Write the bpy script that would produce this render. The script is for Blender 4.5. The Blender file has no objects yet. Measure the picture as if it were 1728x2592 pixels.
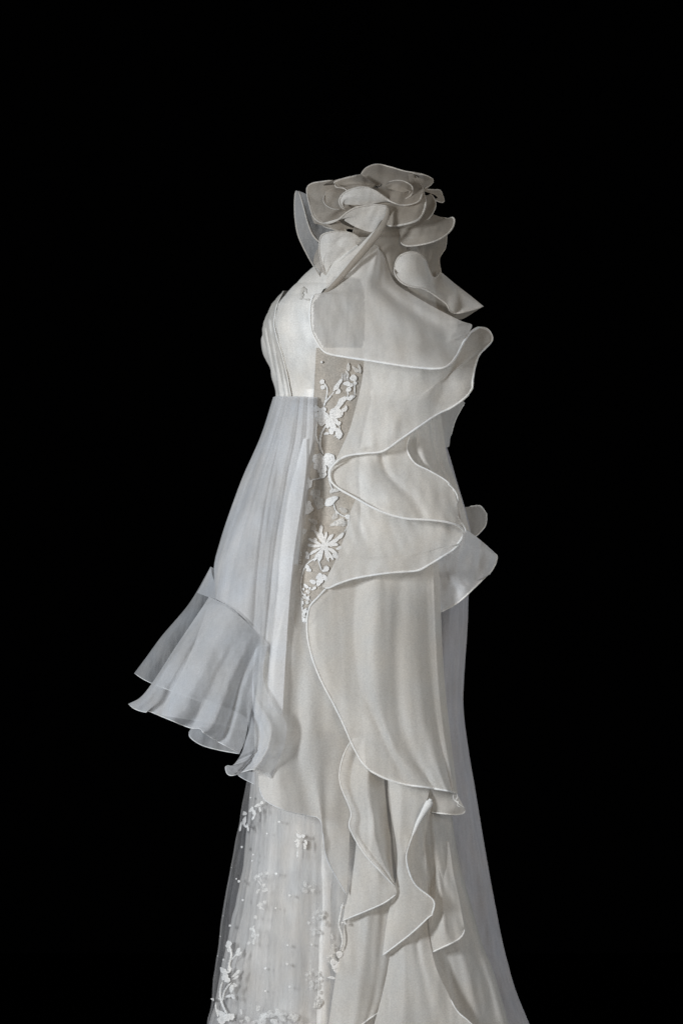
import bpy, math, random
import numpy as np

sc = bpy.context.scene
# ------------------------------------------------------------------ camera, world, lamps, exposure
S = 0.0005            # metres per unit of the traced drawing (1728 x 2592 units)
D = 4.0               # camera distance from the gown's middle plane
ZC = 0.90             # camera height
cam_d = bpy.data.cameras.new("camera")
cam = bpy.data.objects.new("camera", cam_d)
sc.collection.objects.link(cam)
cam.location = (0, -D, ZC)
cam.rotation_euler = (math.radians(90), 0, 0)
cam_d.sensor_fit = 'VERTICAL'
cam_d.sensor_height = 36
cam_d.lens = 36 * D / (2592 * S)
cam_d.clip_end = 50
sc.camera = cam

w = bpy.data.worlds.new("World")
sc.world = w
w.use_nodes = True
w.node_tree.nodes["Background"].inputs[0].default_value = (0, 0, 0, 1)
w.node_tree.nodes["Background"].inputs[1].default_value = 0.0

def lamp(name, loc, target, size, power, col, sizey=None):
    l = bpy.data.lights.new(name, 'AREA')
    l.shape = 'RECTANGLE'
    l.size = size
    l.size_y = sizey or size
    l.energy = power
    l.color = col
    o = bpy.data.objects.new(name, l)
    sc.collection.objects.link(o)
    o.location = loc
    from mathutils import Vector
    o.rotation_euler = (Vector(target) - Vector(loc)).to_track_quat('-Z', 'Y').to_euler()
    return o
lamp("window_light", (-2.15, -2.3, 1.25), (0, 0, 0.62), 0.5, 106, (0.92, 0.96, 1.0), 0.7)
lamp("fill_light", (0.9, -3.6, 1.5), (0.05, 0, 0.95), 1.2, 31, (1.0, 0.88, 0.74), 1.2)
lamp("side_light", (2.3, -1.0, 0.9), (0.1, 0, 0.85), 0.9, 17, (0.86, 0.93, 1.0), 1.2)

sc.view_settings.view_transform = 'Standard'
sc.view_settings.look = 'None'
sc.view_settings.exposure = -0.12
sc.view_settings.gamma = 1.0
sc.cycles.transparent_max_bounces = 32
sc.cycles.max_bounces = 10

# ------------------------------------------------------------------ materials
def new_mat(name):
    m = bpy.data.materials.new(name)
    m.use_nodes = True
    nt = m.node_tree
    nt.nodes.clear()
    return m, nt, nt.nodes, nt.links

def cloth_mat(name, col, alpha=1.0, rough=0.85, sheen=0.3, spec=0.15, trans=0.25, grain=0.09,
              mott=0.06, weave=0.3, streak=0.0, edge=0.12):
    """woven cloth: threads with gaps, so it covers more when seen edge-on"""
    m, nt, N, L = new_mat(name)
    out = N.new('ShaderNodeOutputMaterial')
    geo = N.new('ShaderNodeNewGeometry')
    # thread grain
    n1 = N.new('ShaderNodeTexNoise'); n1.inputs['Scale'].default_value = 620; n1.inputs['Detail'].default_value = 2
    n2 = N.new('ShaderNodeTexNoise'); n2.inputs['Scale'].default_value = 16; n2.inputs['Detail'].default_value = 5
    mp = N.new('ShaderNodeMapping'); mp.inputs['Scale'].default_value = (1, 1, 0.12)
    n3 = N.new('ShaderNodeTexNoise'); n3.inputs['Scale'].default_value = 190; n3.inputs['Detail'].default_value = 3
    L.new(geo.outputs['Position'], n1.inputs['Vector']); L.new(geo.outputs['Position'], n2.inputs['Vector'])
    L.new(geo.outputs['Position'], mp.inputs['Vector']); L.new(mp.outputs[0], n3.inputs['Vector'])
    def rng(src, lo, hi, a=0.3, b=0.7):
        r = N.new('ShaderNodeMapRange'); r.inputs['From Min'].default_value = a; r.inputs['From Max'].default_value = b
        r.inputs['To Min'].default_value = lo; r.inputs['To Max'].default_value = hi
        L.new(src, r.inputs['Value']); return r.outputs[0]
    def mul(a, b):
        x = N.new('ShaderNodeMath'); x.operation = 'MULTIPLY'
        for i, v in enumerate((a, b)):
            if isinstance(v, (int, float)): x.inputs[i].default_value = v
            else: L.new(v, x.inputs[i])
        return x.outputs[0]
    g = mul(rng(n1.outputs[0], 1 - grain, 1 + grain), rng(n2.outputs[0], 1 - mott, 1 + mott))
    g = mul(g, rng(n3.outputs[0], 1 - streak, 1 + streak))
    cc = N.new('ShaderNodeVectorMath'); cc.operation = 'SCALE'; cc.inputs[0].default_value = col
    L.new(g, cc.inputs['Scale'])
    tn = N.new('ShaderNodeTexNoise'); tn.inputs['Scale'].default_value = 23; tn.inputs['Detail'].default_value = 4
    L.new(geo.outputs['Position'], tn.inputs['Vector'])
    tm = N.new('ShaderNodeMapRange'); tm.data_type = 'FLOAT_VECTOR'
    tm.inputs[7].default_value = (0.32,) * 3; tm.inputs[8].default_value = (0.68,) * 3
    tm.inputs[9].default_value = (0.975, 0.997, 1.022); tm.inputs[10].default_value = (1.018, 1.0, 0.975)
    L.new(tn.outputs[0], tm.inputs[6])
    c2 = N.new('ShaderNodeVectorMath'); c2.operation = 'MULTIPLY'
    L.new(cc.outputs[0], c2.inputs[0]); L.new(tm.outputs[1], c2.inputs[1])
    cc = c2
    bmp = N.new('ShaderNodeBump'); bmp.inputs['Strength'].default_value = 0.25 * weave; bmp.inputs['Distance'].default_value = 0.0006
    L.new(n1.outputs[0], bmp.inputs['Height'])
    bm2 = N.new('ShaderNodeBump'); bm2.inputs['Strength'].default_value = 0.22; bm2.inputs['Distance'].default_value = 0.0035
    n4 = N.new('ShaderNodeTexNoise'); n4.inputs['Scale'].default_value = 38; n4.inputs['Detail'].default_value = 3
    mp4 = N.new('ShaderNodeMapping'); mp4.inputs['Scale'].default_value = (1, 1, 0.35); L.new(geo.outputs['Position'], mp4.inputs['Vector'])
    L.new(mp4.outputs[0], n4.inputs['Vector']); L.new(n4.outputs[0], bm2.inputs['Height'])
    L.new(bmp.outputs[0], bm2.inputs['Normal'])
    pr = N.new('ShaderNodeBsdfPrincipled')
    pr.inputs['Roughness'].default_value = rough
    pr.inputs['Specular IOR Level'].default_value = spec
    pr.inputs['Sheen Weight'].default_value = sheen
    pr.inputs['Sheen Roughness'].default_value = 0.4
    L.new(cc.outputs[0], pr.inputs['Base Color']); L.new(bm2.outputs[0], pr.inputs['Normal'])
    tr = N.new('ShaderNodeBsdfTranslucent'); L.new(cc.outputs[0], tr.inputs['Color']); L.new(bm2.outputs[0], tr.inputs['Normal'])
    mx = N.new('ShaderNodeMixShader'); mx.inputs[0].default_value = trans
    L.new(pr.outputs[0], mx.inputs[1]); L.new(tr.outputs[0], mx.inputs[2])
    last = mx.outputs[0]
    if alpha < 1:
        # cover = 1-(1-a)^(1/cos)
        dt = N.new('ShaderNodeVectorMath'); dt.operation = 'DOT_PRODUCT'
        L.new(geo.outputs['Incoming'], dt.inputs[0]); L.new(geo.outputs['Normal'], dt.inputs[1])
        ab = N.new('ShaderNodeMath'); ab.operation = 'ABSOLUTE'; L.new(dt.outputs['Value'], ab.inputs[0])
        mxx = N.new('ShaderNodeMath'); mxx.operation = 'MAXIMUM'; mxx.inputs[1].default_value = edge; L.new(ab.outputs[0], mxx.inputs[0])
        dv = N.new('ShaderNodeMath'); dv.operation = 'DIVIDE'; dv.inputs[0].default_value = 1; L.new(mxx.outputs[0], dv.inputs[1])
        pw = N.new('ShaderNodeMath'); pw.operation = 'POWER'; pw.inputs[0].default_value = 1 - alpha; L.new(dv.outputs[0], pw.inputs[1])
        pm = mul(pw.outputs[0], rng(n3.outputs[0], 0.86, 1.14))
        sb = N.new('ShaderNodeMath'); sb.operation = 'SUBTRACT'; sb.inputs[0].default_value = 1; sb.use_clamp = True; L.new(pm, sb.inputs[1])
        tp = N.new('ShaderNodeBsdfTransparent')
        m2 = N.new('ShaderNodeMixShader'); L.new(sb.outputs[0], m2.inputs[0]); L.new(tp.outputs[0], m2.inputs[1]); L.new(last, m2.inputs[2])
        last = m2.outputs[0]
    L.new(last, out.inputs[0])
    return m

IV = (0.735, 0.712, 0.675)
M = dict(
    organza=cloth_mat('ivory_organza', IV, 0.74, trans=0.34, streak=0.05, rough=0.55, spec=0.4, mott=0.03, grain=0.11),
    organza_sheer=cloth_mat('sheer_ivory_organza', (0.74, 0.72, 0.69), 0.60, trans=0.3),
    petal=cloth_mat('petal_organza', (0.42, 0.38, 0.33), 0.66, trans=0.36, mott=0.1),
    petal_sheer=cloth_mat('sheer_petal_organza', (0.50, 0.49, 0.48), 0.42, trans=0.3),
    chiffon=cloth_mat('white_chiffon', (0.69, 0.69, 0.70), 0.50, trans=0.3, streak=0.06, mott=0.12, rough=0.5, spec=0.5),
    chiffon_sheer=cloth_mat('sheer_white_chiffon', (0.66, 0.67, 0.69), 0.42, trans=0.3, streak=0.05),
    train=cloth_mat('train_chiffon', (0.66, 0.65, 0.68), 0.66, trans=0.3, streak=0.10),
    tulle=cloth_mat('fine_tulle', (0.58, 0.57, 0.58), 0.13, trans=0.3, streak=0.14, edge=0.6),
    tulle2=cloth_mat('gathered_tulle', (0.58, 0.57, 0.56), 0.40, trans=0.3, streak=0.14, edge=0.45),
    satin=cloth_mat('ivory_satin', (0.70, 0.68, 0.645), 1.0, rough=0.5, spec=0.4, trans=0.08, streak=0.05, grain=0.1),
    net=cloth_mat('tan_net', (0.44, 0.40, 0.35), 1.0, trans=0.1, grain=0.2, mott=0.16, streak=0.08),
    lace=cloth_mat('white_lace', (0.80, 0.79, 0.775), 1.0, trans=0.15, grain=0.2, weave=1.5, mott=0.05),
    lace_dim=cloth_mat('ivory_lace', (0.80, 0.78, 0.75), 0.72, trans=0.15, grain=0.25, weave=1.5),
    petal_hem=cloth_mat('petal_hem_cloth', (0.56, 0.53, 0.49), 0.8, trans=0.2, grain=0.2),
    chiffon_front=cloth_mat('front_flounce_chiffon', (0.68, 0.69, 0.71), 0.42, trans=0.3, streak=0.05, mott=0.10, rough=0.5, spec=0.5),
    lace_faint=cloth_mat('faint_lace', (0.84, 0.83, 0.81), 0.36, trans=0.15, grain=0.25, weave=1.5),
    pleat=cloth_mat('shaded_pleat_tan_lace', (0.53, 0.51, 0.475), 1.0, trans=0.1, streak=0.12),  # shade on the pleats put into a darker colour; also tan bodice lace
    facing=cloth_mat('facing_satin', (0.80, 0.80, 0.82), 0.45, trans=0.1),
    ghost=cloth_mat('ghost_lace', (0.80, 0.79, 0.77), 0.22, trans=0.3),
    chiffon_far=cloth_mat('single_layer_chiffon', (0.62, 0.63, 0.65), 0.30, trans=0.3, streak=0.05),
    underskirt=cloth_mat('underskirt_satin', (0.79, 0.77, 0.74), 1.0, rough=0.45, spec=0.5, trans=0.05, streak=0.05),
    shoulder=cloth_mat('shoulder_organza', (0.74, 0.72, 0.69), 0.60, trans=0.3, mott=0.05, rough=0.55, spec=0.4, grain=0.08),
    band=cloth_mat('band_organza', (0.80, 0.81, 0.83), 0.72, trans=0.2),
    cool_lit=cloth_mat('cool_lit_organza', (0.76, 0.77, 0.79), 0.9, trans=0.3),  # organza of the back flap, cool light put into a whiter, bluer colour
    hem=cloth_mat('rolled_hem_cloth', (0.86, 0.86, 0.85), 0.93, trans=0.15, grain=0.10, sheen=0.5),
    hem_thin=cloth_mat('fine_hem_thread', (0.78, 0.79, 0.80), 0.85, trans=0.15, grain=0.10),
)
def simple(name, col, rough, metal=0.0):
    m, nt, N, L = new_mat(name)
    out = N.new('ShaderNodeOutputMaterial'); p = N.new('ShaderNodeBsdfPrincipled')
    n = N.new('ShaderNodeTexNoise'); n.inputs['Scale'].default_value = 60
    r = N.new('ShaderNodeVectorMath'); r.operation = 'SCALE'; r.inputs[0].default_value = col
    a = N.new('ShaderNodeMapRange'); a.inputs['To Min'].default_value = 0.8; a.inputs['To Max'].default_value = 1.2
    L.new(n.outputs[0], a.inputs['Value']); L.new(a.outputs[0], r.inputs['Scale']); L.new(r.outputs[0], p.inputs['Base Color'])
    p.inputs['Roughness'].default_value = rough; p.inputs['Metallic'].default_value = metal
    p.inputs['Specular IOR Level'].default_value = 0.0 if rough > 0.9 else 0.6
    L.new(p.outputs[0], out.inputs[0])
    return m
M['black'] = simple('black_velvet', (0.0006, 0.0006, 0.0007), 1.0)
M['stone'] = simple('rhinestone', (0.8, 0.8, 0.85), 0.08, 1.0)
M['stone_dark'] = simple('dark_stone_setting', (0.03, 0.028, 0.025), 0.4, 0.0)

# ------------------------------------------------------------------ geometry helpers
def W(a):
    """drawing units (x, y, depth towards the viewer) -> world metres"""
    a = np.asarray(a, float)
    k = (D - a[..., 2] * S) / D
    return np.stack([(a[..., 0] - 864) * S * k, -a[..., 2] * S, ZC + (1296 - a[..., 1]) * S * k], -1)

def frame(ox, oy, sc_):
    def f(pts, d=None):
        r = []
        for p in pts:
            r.append((ox + p[0] / sc_, oy + p[1] / sc_, p[2] if len(p) > 2 else d))
        return r
    return f
z0 = frame(0, 0, 0.9074)
z1 = frame(700, 380, 2.8)
z2 = frame(640, 640, 2.529)
z3 = frame(620, 980, 2.306)
z4 = frame(300, 1400, 2.613)
z5 = frame(700, 1360, 2.613)
z6 = frame(620, 1900, 2.45)
z7 = frame(500, 1980, 3.8425)
z8 = frame(740, 880, 3.177)

def cr(P, t):
    """Catmull-Rom through P (n, k) at parameters t in 0..n-1"""
    P = np.asarray(P, float); n = len(P)
    if n == 1: return np.repeat(P, len(t), 0)
    E = np.concatenate([[2 * P[0] - P[1]], P, [2 * P[-1] - P[-2]]])
    i = np.clip(np.floor(t).astype(int), 0, n - 2); f = (t - i)[:, None]
    a, b, c, d = E[i], E[i + 1], E[i + 2], E[i + 3]
    return 0.5 * ((2 * b) + (c - a) * f + (2 * a - 5 * b + 4 * c - d) * f ** 2 + (3 * b - a - 3 * c + d) * f ** 3)

def curve(P, n, arc=True):
    P = np.asarray(P, float)
    m = len(P)
    if not arc: return cr(P, np.linspace(0, m - 1, n))
    dense = cr(P, np.linspace(0, m - 1, max(400, n * 4)))
    L_ = np.concatenate([[0], np.cumsum(np.linalg.norm(np.diff(dense[:, :2], axis=0), axis=1) + 1e-9)])
    L_ /= L_[-1]
    t = np.linspace(0, 1, n)
    return np.stack([np.interp(t, L_, dense[:, k]) for k in range(3)], -1)

def wrinkle(x, y, lx, ly, seed):
    """smooth noise field from warped sines"""
    r = np.random.RandomState(seed)
    wx = x + 0.25 * lx * np.sin(y / (ly * 0.9) + r.rand() * 6) ; wy = y + 0.3 * ly * np.sin(x / (lx * 1.3) + r.rand() * 6)
    s = 0
    for k in range(9):
        f = 2 ** (r.rand() * 2.2) ; th = r.randn() * 0.7
        s = s + np.sin(6.283 * f * (wx / lx * math.cos(th) + wy / ly * math.sin(th)) / 1.6 + r.rand() * 6.28) / f
    return s / 2.2

GRID = {}
def mesh_obj(name, verts, faces, mat, parent=None, smooth=True):
    me = bpy.data.meshes.new(name)
    me.from_pydata([tuple(v) for v in verts], [], [tuple(int(i) for i in f) for f in faces])
    me.update()
    if smooth:
        me.polygons.foreach_set('use_smooth', [True] * len(me.polygons))
    for m in (mat if isinstance(mat, (list, tuple)) else [mat]): me.materials.append(m)
    o = bpy.data.objects.new(name, me)
    sc.collection.objects.link(o)
    if parent is not None: o.parent = parent
    return o

def grid_faces(nu, nv, off=0, wrap=False, mask=None):
    F = []
    for i in range(nu - 1):
        for j in range(nv - (0 if wrap else 1)):
            j2 = (j + 1) % nv
            if mask is not None and mask[i, j]: continue
            F.append((off + i * nv + j, off + (i + 1) * nv + j, off + (i + 1) * nv + j2, off + i * nv + j2))
    return F

def tube_geo(path, r, seg=8, taper=1.0, off=0, flat=1.0, cap=0.15):
    """tube along world-space path; r metres"""
    p = np.asarray(path); n = len(p)
    t = np.gradient(p, axis=0); t /= (np.linalg.norm(t, axis=1)[:, None] + 1e-12)
    ref = np.array([0, 1.0, 0])
    a = np.cross(t, ref); a /= (np.linalg.norm(a, axis=1)[:, None] + 1e-9)
    b = np.cross(t, a)
    rr = np.full(n, r) if np.isscalar(r) else np.asarray(r)
    e = np.minimum(np.arange(n), np.arange(n)[::-1]) / 3.0
    rr = rr * np.clip(e, cap, 1)
    V = []
    for k in range(seg):
        th = 2 * math.pi * k / seg
        V.append(p + rr[:, None] * (a * math.cos(th) + flat * b * math.sin(th)))
    V = np.stack(V, 1).reshape(-1, 3)
    F = grid_faces(n, seg, off, wrap=True)
    F.append(tuple(off + k for k in range(seg))); F.append(tuple(off + (n - 1) * seg + k for k in range(seg)))
    return V, F

def cloth(name, rails, mat, parent, nu=90, nv=70, arc=True, folds=(), wr=3.0, lx=60, ly=160, seed=None,
          hem=None, hem_r=3.6, hem_mat='hem', hem_name='rolled_hem', merge=False, label=None, hem_jit=0.8, fold_ramp=None, mid=None):
    """sheet lofted through rails; v runs along each rail, u from rail to rail.
       folds: (axis, centre 0..1, width, height) ridges; hem: list of ('u0'|'u1'|'v0'|'v1', a, b)"""
    seed = seed if seed is not None else (sum(map(ord, name)) + len(GRID) * 7) % 9999
    R = np.stack([curve(r, nv, arc) for r in rails])            # rails, nv, 3
    m = len(R)
    t = np.linspace(0, m - 1, nu)
    G = np.stack([cr(R[:, j], t) for j in range(nv)], 1)        # nu, nv, 3
    U, V = np.meshgrid(np.linspace(0, 1, nu), np.linspace(0, 1, nv), indexing='ij')
    amp = np.ones_like(U)
    G[..., 2] += wr * wrinkle(G[..., 0], G[..., 1], lx, ly, seed) * amp
    for fd in folds:
        ax, c, wd, h = fd[:4]
        sl = fd[4] if len(fd) > 4 else 0.0
        r0, r1 = (fd[5], fd[6]) if len(fd) > 6 else (1.0, 1.0)
        A, B = (V, U) if ax == 'v' else (U, V)
        G[..., 2] += h * (r0 + (r1 - r0) * B) * np.exp(-((A - c - sl * (B - 0.5)) / wd) ** 2)
    Wd = W(G)
    verts = Wd.reshape(-1, 3); faces = grid_faces(nu, nv)
    GRID[name] = G
    hp = []
    if hem:
        for seg_ in hem:
            e, a, b = seg_
            if e == 'u0': L_ = G[0]
            elif e == 'u1': L_ = G[-1]
            elif e == 'v0': L_ = G[:, 0]
            else: L_ = G[:, -1]
            n = len(L_); i0, i1 = int(round(a * (n - 1))), int(round(b * (n - 1)))
            L_ = L_[i0:i1 + 1] if i1 > i0 else L_[i1:i0 + 1][::-1]
            hp.append(L_)
        path = np.concatenate(hp)
        keep = [0] + [i for i in range(1, len(path)) if np.linalg.norm(path[i] - path[i - 1]) > 0.8]
        path = path[keep].copy()
        path = curve(path, max(40, len(path)))
        s_ = np.arange(len(path))
        rj = 0.60 * hem_r * S * (1 + 0.08 * np.sin(s_ * 0.31 + seed) + 0.05 * np.sin(s_ * 0.83 + 2 * seed))
        hv, hf = tube_geo(W(path), rj, off=len(verts) if merge else 0)
    if merge and hem:
        verts = np.concatenate([verts, hv]); nf = len(faces); faces = faces + hf
        o = mesh_obj(name, verts, faces, [M[mat], M['petal_hem' if hem_mat == 'hem' else hem_mat]], parent)
        o.data.polygons.foreach_set('material_index', [0] * nf + [1] * len(hf))
    else:
        o = mesh_obj(name, verts, faces, M[mat], parent)
        if hem: mesh_obj(hem_name, hv, hf, M[hem_mat], o)
    if label: o['label'] = label
    return o

# ------------------------------------------------------------------ setting
def box_sheet(name, pts, mat):
    o = mesh_obj(name, pts, [(0, 1, 2, 3)], mat, smooth=False)
    o['kind'] = 'structure'
    return o
box_sheet('floor', [(-6, -5, 0), (6, -5, 0), (6, 2.5, 0), (-6, 2.5, 0)], M['black'])
bd = box_sheet('backdrop', [(-6, 2.45, -0.1), (6, 2.45, -0.1), (6, 2.45, 5), (-6, 2.45, 5)], M['black'])
bd['label'] = 'plain black backdrop behind the gown'

# ------------------------------------------------------------------ the gown
gown = bpy.data.objects.new('wedding_gown', None)
sc.collection.objects.link(gown)
gown['label'] = 'ivory one-shoulder wedding gown with organza rose, cascading flounces and lace'
gown['category'] = 'wedding gown'
ORIG = gown

class Body:
    """closed tube: rows (y, x front, x back, half width)"""
    def __init__(s, rows, pw=2.3): s.r = np.array(rows, float); s.pw = pw
    def at(s, y):
        t = np.interp(y, s.r[:, 0], np.arange(len(s.r)))
        return cr(s.r, np.atleast_1d(t).astype(float))
    def d(s, x, y):
        q = s.at(y)[0]; c, a = (q[1] + q[2]) / 2, (q[2] - q[1]) / 2
        u = min(0.999, abs((x - c) / a))
        return q[3] * (1 - u ** s.pw) ** (1 / s.pw)
    def grid(s, y0, y1, n, nt):
        ys = np.linspace(y0, y1, n); q = s.at(ys)
        th = np.linspace(0, 2 * math.pi, nt, endpoint=False)
        c, a, h = (q[:, 1] + q[:, 2]) / 2, (q[:, 2] - q[:, 1]) / 2, q[:, 3]
        ex = 2 / s.pw
        cx = np.sign(np.cos(th)) * np.abs(np.cos(th)) ** ex; sx = np.sign(np.sin(th)) * np.abs(np.sin(th)) ** ex
        G = np.zeros((n, nt, 3))
        G[..., 0] = c[:, None] + a[:, None] * cx[None]; G[..., 1] = ys[:, None]; G[..., 2] = h[:, None] * sx[None]
        return G, th

torso = Body([(600, 850, 1060, 215), (664, 790, 1085, 235), (715, 737, 1100, 245), (745, 708, 1105, 248), (767, 688, 1110, 248),
              (818, 666, 1112, 240), (853, 664, 1112, 232), (887, 672, 1112, 225), (930, 686, 1112, 216), (980, 699, 1115, 208), (1020, 702, 1118, 208)])
under = Body([(985, 706, 1105, 212), (1100, 704, 1108, 226), (1300, 694, 1120, 244), (1600, 662, 1098, 252), (1800, 648, 1105, 258), (2000, 655, 1112, 264),
              (2188, 645, 1125, 270), (2292, 628, 1135, 272), (2370, 612, 1140, 275), (2435, 600, 1150, 278), (2592, 572, 1170, 284), (3090, 490, 1260, 322)], 2.2)
tull = Body([(1850, 655, 1105, 272), (1980, 627, 1115, 276), (2097, 604, 1125, 280), (2188, 586, 1135, 283), (2318, 565, 1150, 287), (2409, 551, 1160, 290),
             (2474, 541, 1165, 292), (2579, 526, 1175, 296), (3092, 440, 1280, 345)], 2.2)

tull2 = Body([(1850, 652, 1105, 267), (2006, 637, 1113, 270), (2188, 621, 1128, 276), (2292, 600, 1140, 280), (2370, 582, 1148, 283), (2435, 567, 1154, 285), (2592, 533, 1172, 290), (3088, 465, 1270, 334)], 2.2)
def body_sheet(name, B, y0, y1, n, nt, mat, wrf=None, mask=None, top=None, parent=gown):
    G, th = B.grid(y0, y1, n, nt)
    if top is not None: G[..., 1] += top(G)
    if wrf is not None:
        off = wrf(G, th)
        c = (G[..., 0].max(1) + G[..., 0].min(1))[:, None] / 2
        nx, nd = (G[..., 0] - c), G[..., 2]
        l = np.sqrt(nx ** 2 + nd ** 2) + 1e-6
        G[..., 0] += off * nx / l; G[..., 2] += off * nd / l
    mk = mask(G) if mask is not None else None
    o = mesh_obj(name, W(G).reshape(-1, 3), grid_faces(n, nt, wrap=True, mask=mk), M[mat], parent)
    return o

# bodice: satin, with open armhole and slanting neckline
def bodice_wr(G, th):
    x, y, d = G[..., 0], G[..., 1], G[..., 2]
    s = 3.0 * wrinkle(x, y, 90, 120, 5) * (d > 0)
    # princess seam groove and bust shaping
    sx = np.interp(y, [780, 820, 860, 900, 950, 1000], [697, 694, 703, 716, 728, 736])
    s += -3 * np.exp(-((x - sx) / 5) ** 2) * (y > 770) * (d > 0)
    s += 6 * np.exp(-((x - 755) / 45) ** 2 - ((y - 840) / 110) ** 2) * (d > 0)
    s += -9 * np.exp(-((x - (745 + (y - 800) * 0.15)) / 16) ** 2 - ((y - 850) / 60) ** 2) * (d > 0)
    s += -7 * np.exp(-((x - 775) / 20) ** 2 - ((y - 815) / 26) ** 2) * (d > 0)
    # pleats in front of the seam
    s += 2.2 * np.sin((x - 0.16 * (y - 900)) / 2.3) * np.clip((sx - x) / 12, 0, 1) * (y > 760)
    return s
def arm_mask(G):
    x, y, d = G[..., 0], G[..., 1], G[..., 2]
    return (d > 60) & (np.abs((x - 859) / 66) ** 5 + np.abs((y - 797) / 98) ** 5 < 1) & ((y - 700) > (846 - x) * 1.3) & (x > 795 + np.clip(y - 835, 0, 99) * 0.6)
body_sheet('bodice', torso, 600, 1014, 210, 380, 'satin', bodice_wr, arm_mask,
           top=lambda G: np.clip((120 - G[..., 2]) / 330, 0, 1) * 150 * np.clip((1014 - G[..., 1]) / 380, 0, 1))
# raised piping on the princess seam
sy = np.linspace(775, 1000, 60)
sxp = np.interp(sy, [775, 820, 860, 900, 950, 1000], [700, 694, 703, 716, 728, 736])
pth = curve([(x, y, torso.d(x, y) + 2) for x, y in zip(sxp[::6], sy[::6])], 60)
mesh_obj('seam', *tube_geo(W(pth), 1.5 * S), M['hem'], gown)

fr = []  # pleated front; shade along the left edge is painted in as darker cloth
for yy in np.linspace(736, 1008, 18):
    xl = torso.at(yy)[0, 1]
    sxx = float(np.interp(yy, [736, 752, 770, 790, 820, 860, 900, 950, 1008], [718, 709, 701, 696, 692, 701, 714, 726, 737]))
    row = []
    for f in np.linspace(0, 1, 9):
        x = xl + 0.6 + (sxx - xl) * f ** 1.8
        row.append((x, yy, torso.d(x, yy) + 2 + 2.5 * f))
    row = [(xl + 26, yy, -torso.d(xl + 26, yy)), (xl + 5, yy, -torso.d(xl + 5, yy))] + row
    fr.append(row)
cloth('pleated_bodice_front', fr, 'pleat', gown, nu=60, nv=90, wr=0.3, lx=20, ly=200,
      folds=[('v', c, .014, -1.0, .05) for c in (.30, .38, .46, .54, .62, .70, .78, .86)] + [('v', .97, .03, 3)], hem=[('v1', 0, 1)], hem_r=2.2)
# satin underskirt
def under_wr(G, th):
    x, y = G[..., 0], G[..., 1]
    k = np.clip((y - 1500) / 700, 0, 1)
    a = np.arctan2(G[..., 2], x - (G[..., 0].max(1) + G[..., 0].min(1))[:, None] / 2)
    return k * (8 * np.sin(a * 15 + 0.7 * np.sin(y / 320)) + 5 * np.sin(a * 27 + y / 700) ) + 2.5 * wrinkle(x, y, 55, 300, 11)
body_sheet('satin_underskirt', under, 985, 3086, 200, 300, 'underskirt', under_wr)

# gathered tulle between satin and outer tulle, then outer tulle
def tul_wr(G, th):
    x, y = G[..., 0], G[..., 1]
    a = np.arctan2(G[..., 2], x - (G[..., 0].max(1) + G[..., 0].min(1))[:, None] / 2)
    return 2.5 * np.sin(a * 23 + 0.8 * np.sin(y / 300)) * np.clip((y - 1800) / 500, 0.2, 1) + 2 * wrinkle(x, y, 30, 400, 21)
def tul2_wr(G, th):
    x, y = G[..., 0], G[..., 1]
    a = np.arctan2(G[..., 2], x - (G[..., 0].max(1) + G[..., 0].min(1))[:, None] / 2)
    return 3 * np.sin(a * 21 + 0.5 * np.sin(y / 200)) + 2 * np.sin(a * 43 + y / 300) + 2 * wrinkle(x, y, 24, 500, 23)
body_sheet('gathered_tulle', tull2, 1850, 3087, 140, 420, 'tulle2', tul2_wr)
body_sheet('tulle_overskirt', tull, 1850, 3088, 160, 300, 'tulle', tul_wr)

# train of pale chiffon, behind
train_r = z0([(1015, 1000), (1030, 1040), (1050, 1110), (1075, 1195), (1083, 1260), (1076, 1350), (1073, 1440), (1065, 1560), (1064, 1630), (1075, 1720), (1092, 1820), (1110, 1930), (1135, 2070), (1165, 2210), (1215, 2352), (1420, 2806)], -60)
def shift(rail, dx, d): return [(x + dx * (0.25 + 0.75 * min(1, max(0, (y - 1100) / 1500))), y, d) for x, y, _ in rail]
cloth('train', [shift(train_r, -200, 40), shift(train_r, -110, 60), shift(train_r, -45, 20), train_r, shift(train_r, -40, -140), shift(train_r, -130, -220), shift(train_r, -260, -250)],
      'train', gown, nu=110, nv=120, wr=5, lx=50, ly=700, folds=[('u', .2, .05, 10, 0, .3, 1.3), ('u', .38, .04, 12, 0, .3, 1.3), ('u', .72, .06, 16)])

# back skirt panel (warm organza) in front of the train
bs_r = [(1105, 1500), (1117, 1628), (1125, 1762), (1138, 1877), (1138, 2000), (1146, 2085), (1163, 2186), (1191, 2288), (1220, 2390), (1245, 2451), (1287, 2592), (1430, 3086)]
def rail_between(a, b, f, d): return [(p[0] * (1 - f) + q[0] * f, p[1] * (1 - f) + q[1] * f, d) for p, q in zip(a, b)]
bs_l = [(1000, 1500), (990, 1628), (985, 1762), (980, 1877), (985, 2000), (990, 2085), (1000, 2186), (1010, 2288), (1020, 2390), (1030, 2451), (1040, 2592), (1080, 3086)]
cloth('back_skirt_panel', [[(x, y, 272 + (y - 1500) * .03) for x, y in bs_l], rail_between(bs_l, bs_r, .3, 292), rail_between(bs_l, bs_r, .55, 286), rail_between(bs_l, bs_r, .8, 268), [(x, y, 215) for x, y in bs_r], [(x - 30, y, 90) for x, y in bs_r], [(x - 140, y, -40) for x, y in bs_r]],
      'organza', gown, nu=110, nv=120, wr=2.2, lx=60, ly=600,
      folds=[('u', .30, .03, -6, .03, .2, 1.3), ('u', .42, .035, 7, .05, .2, 1.4), ('u', .55, .03, -6, .05, .2, 1.5)])

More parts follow.
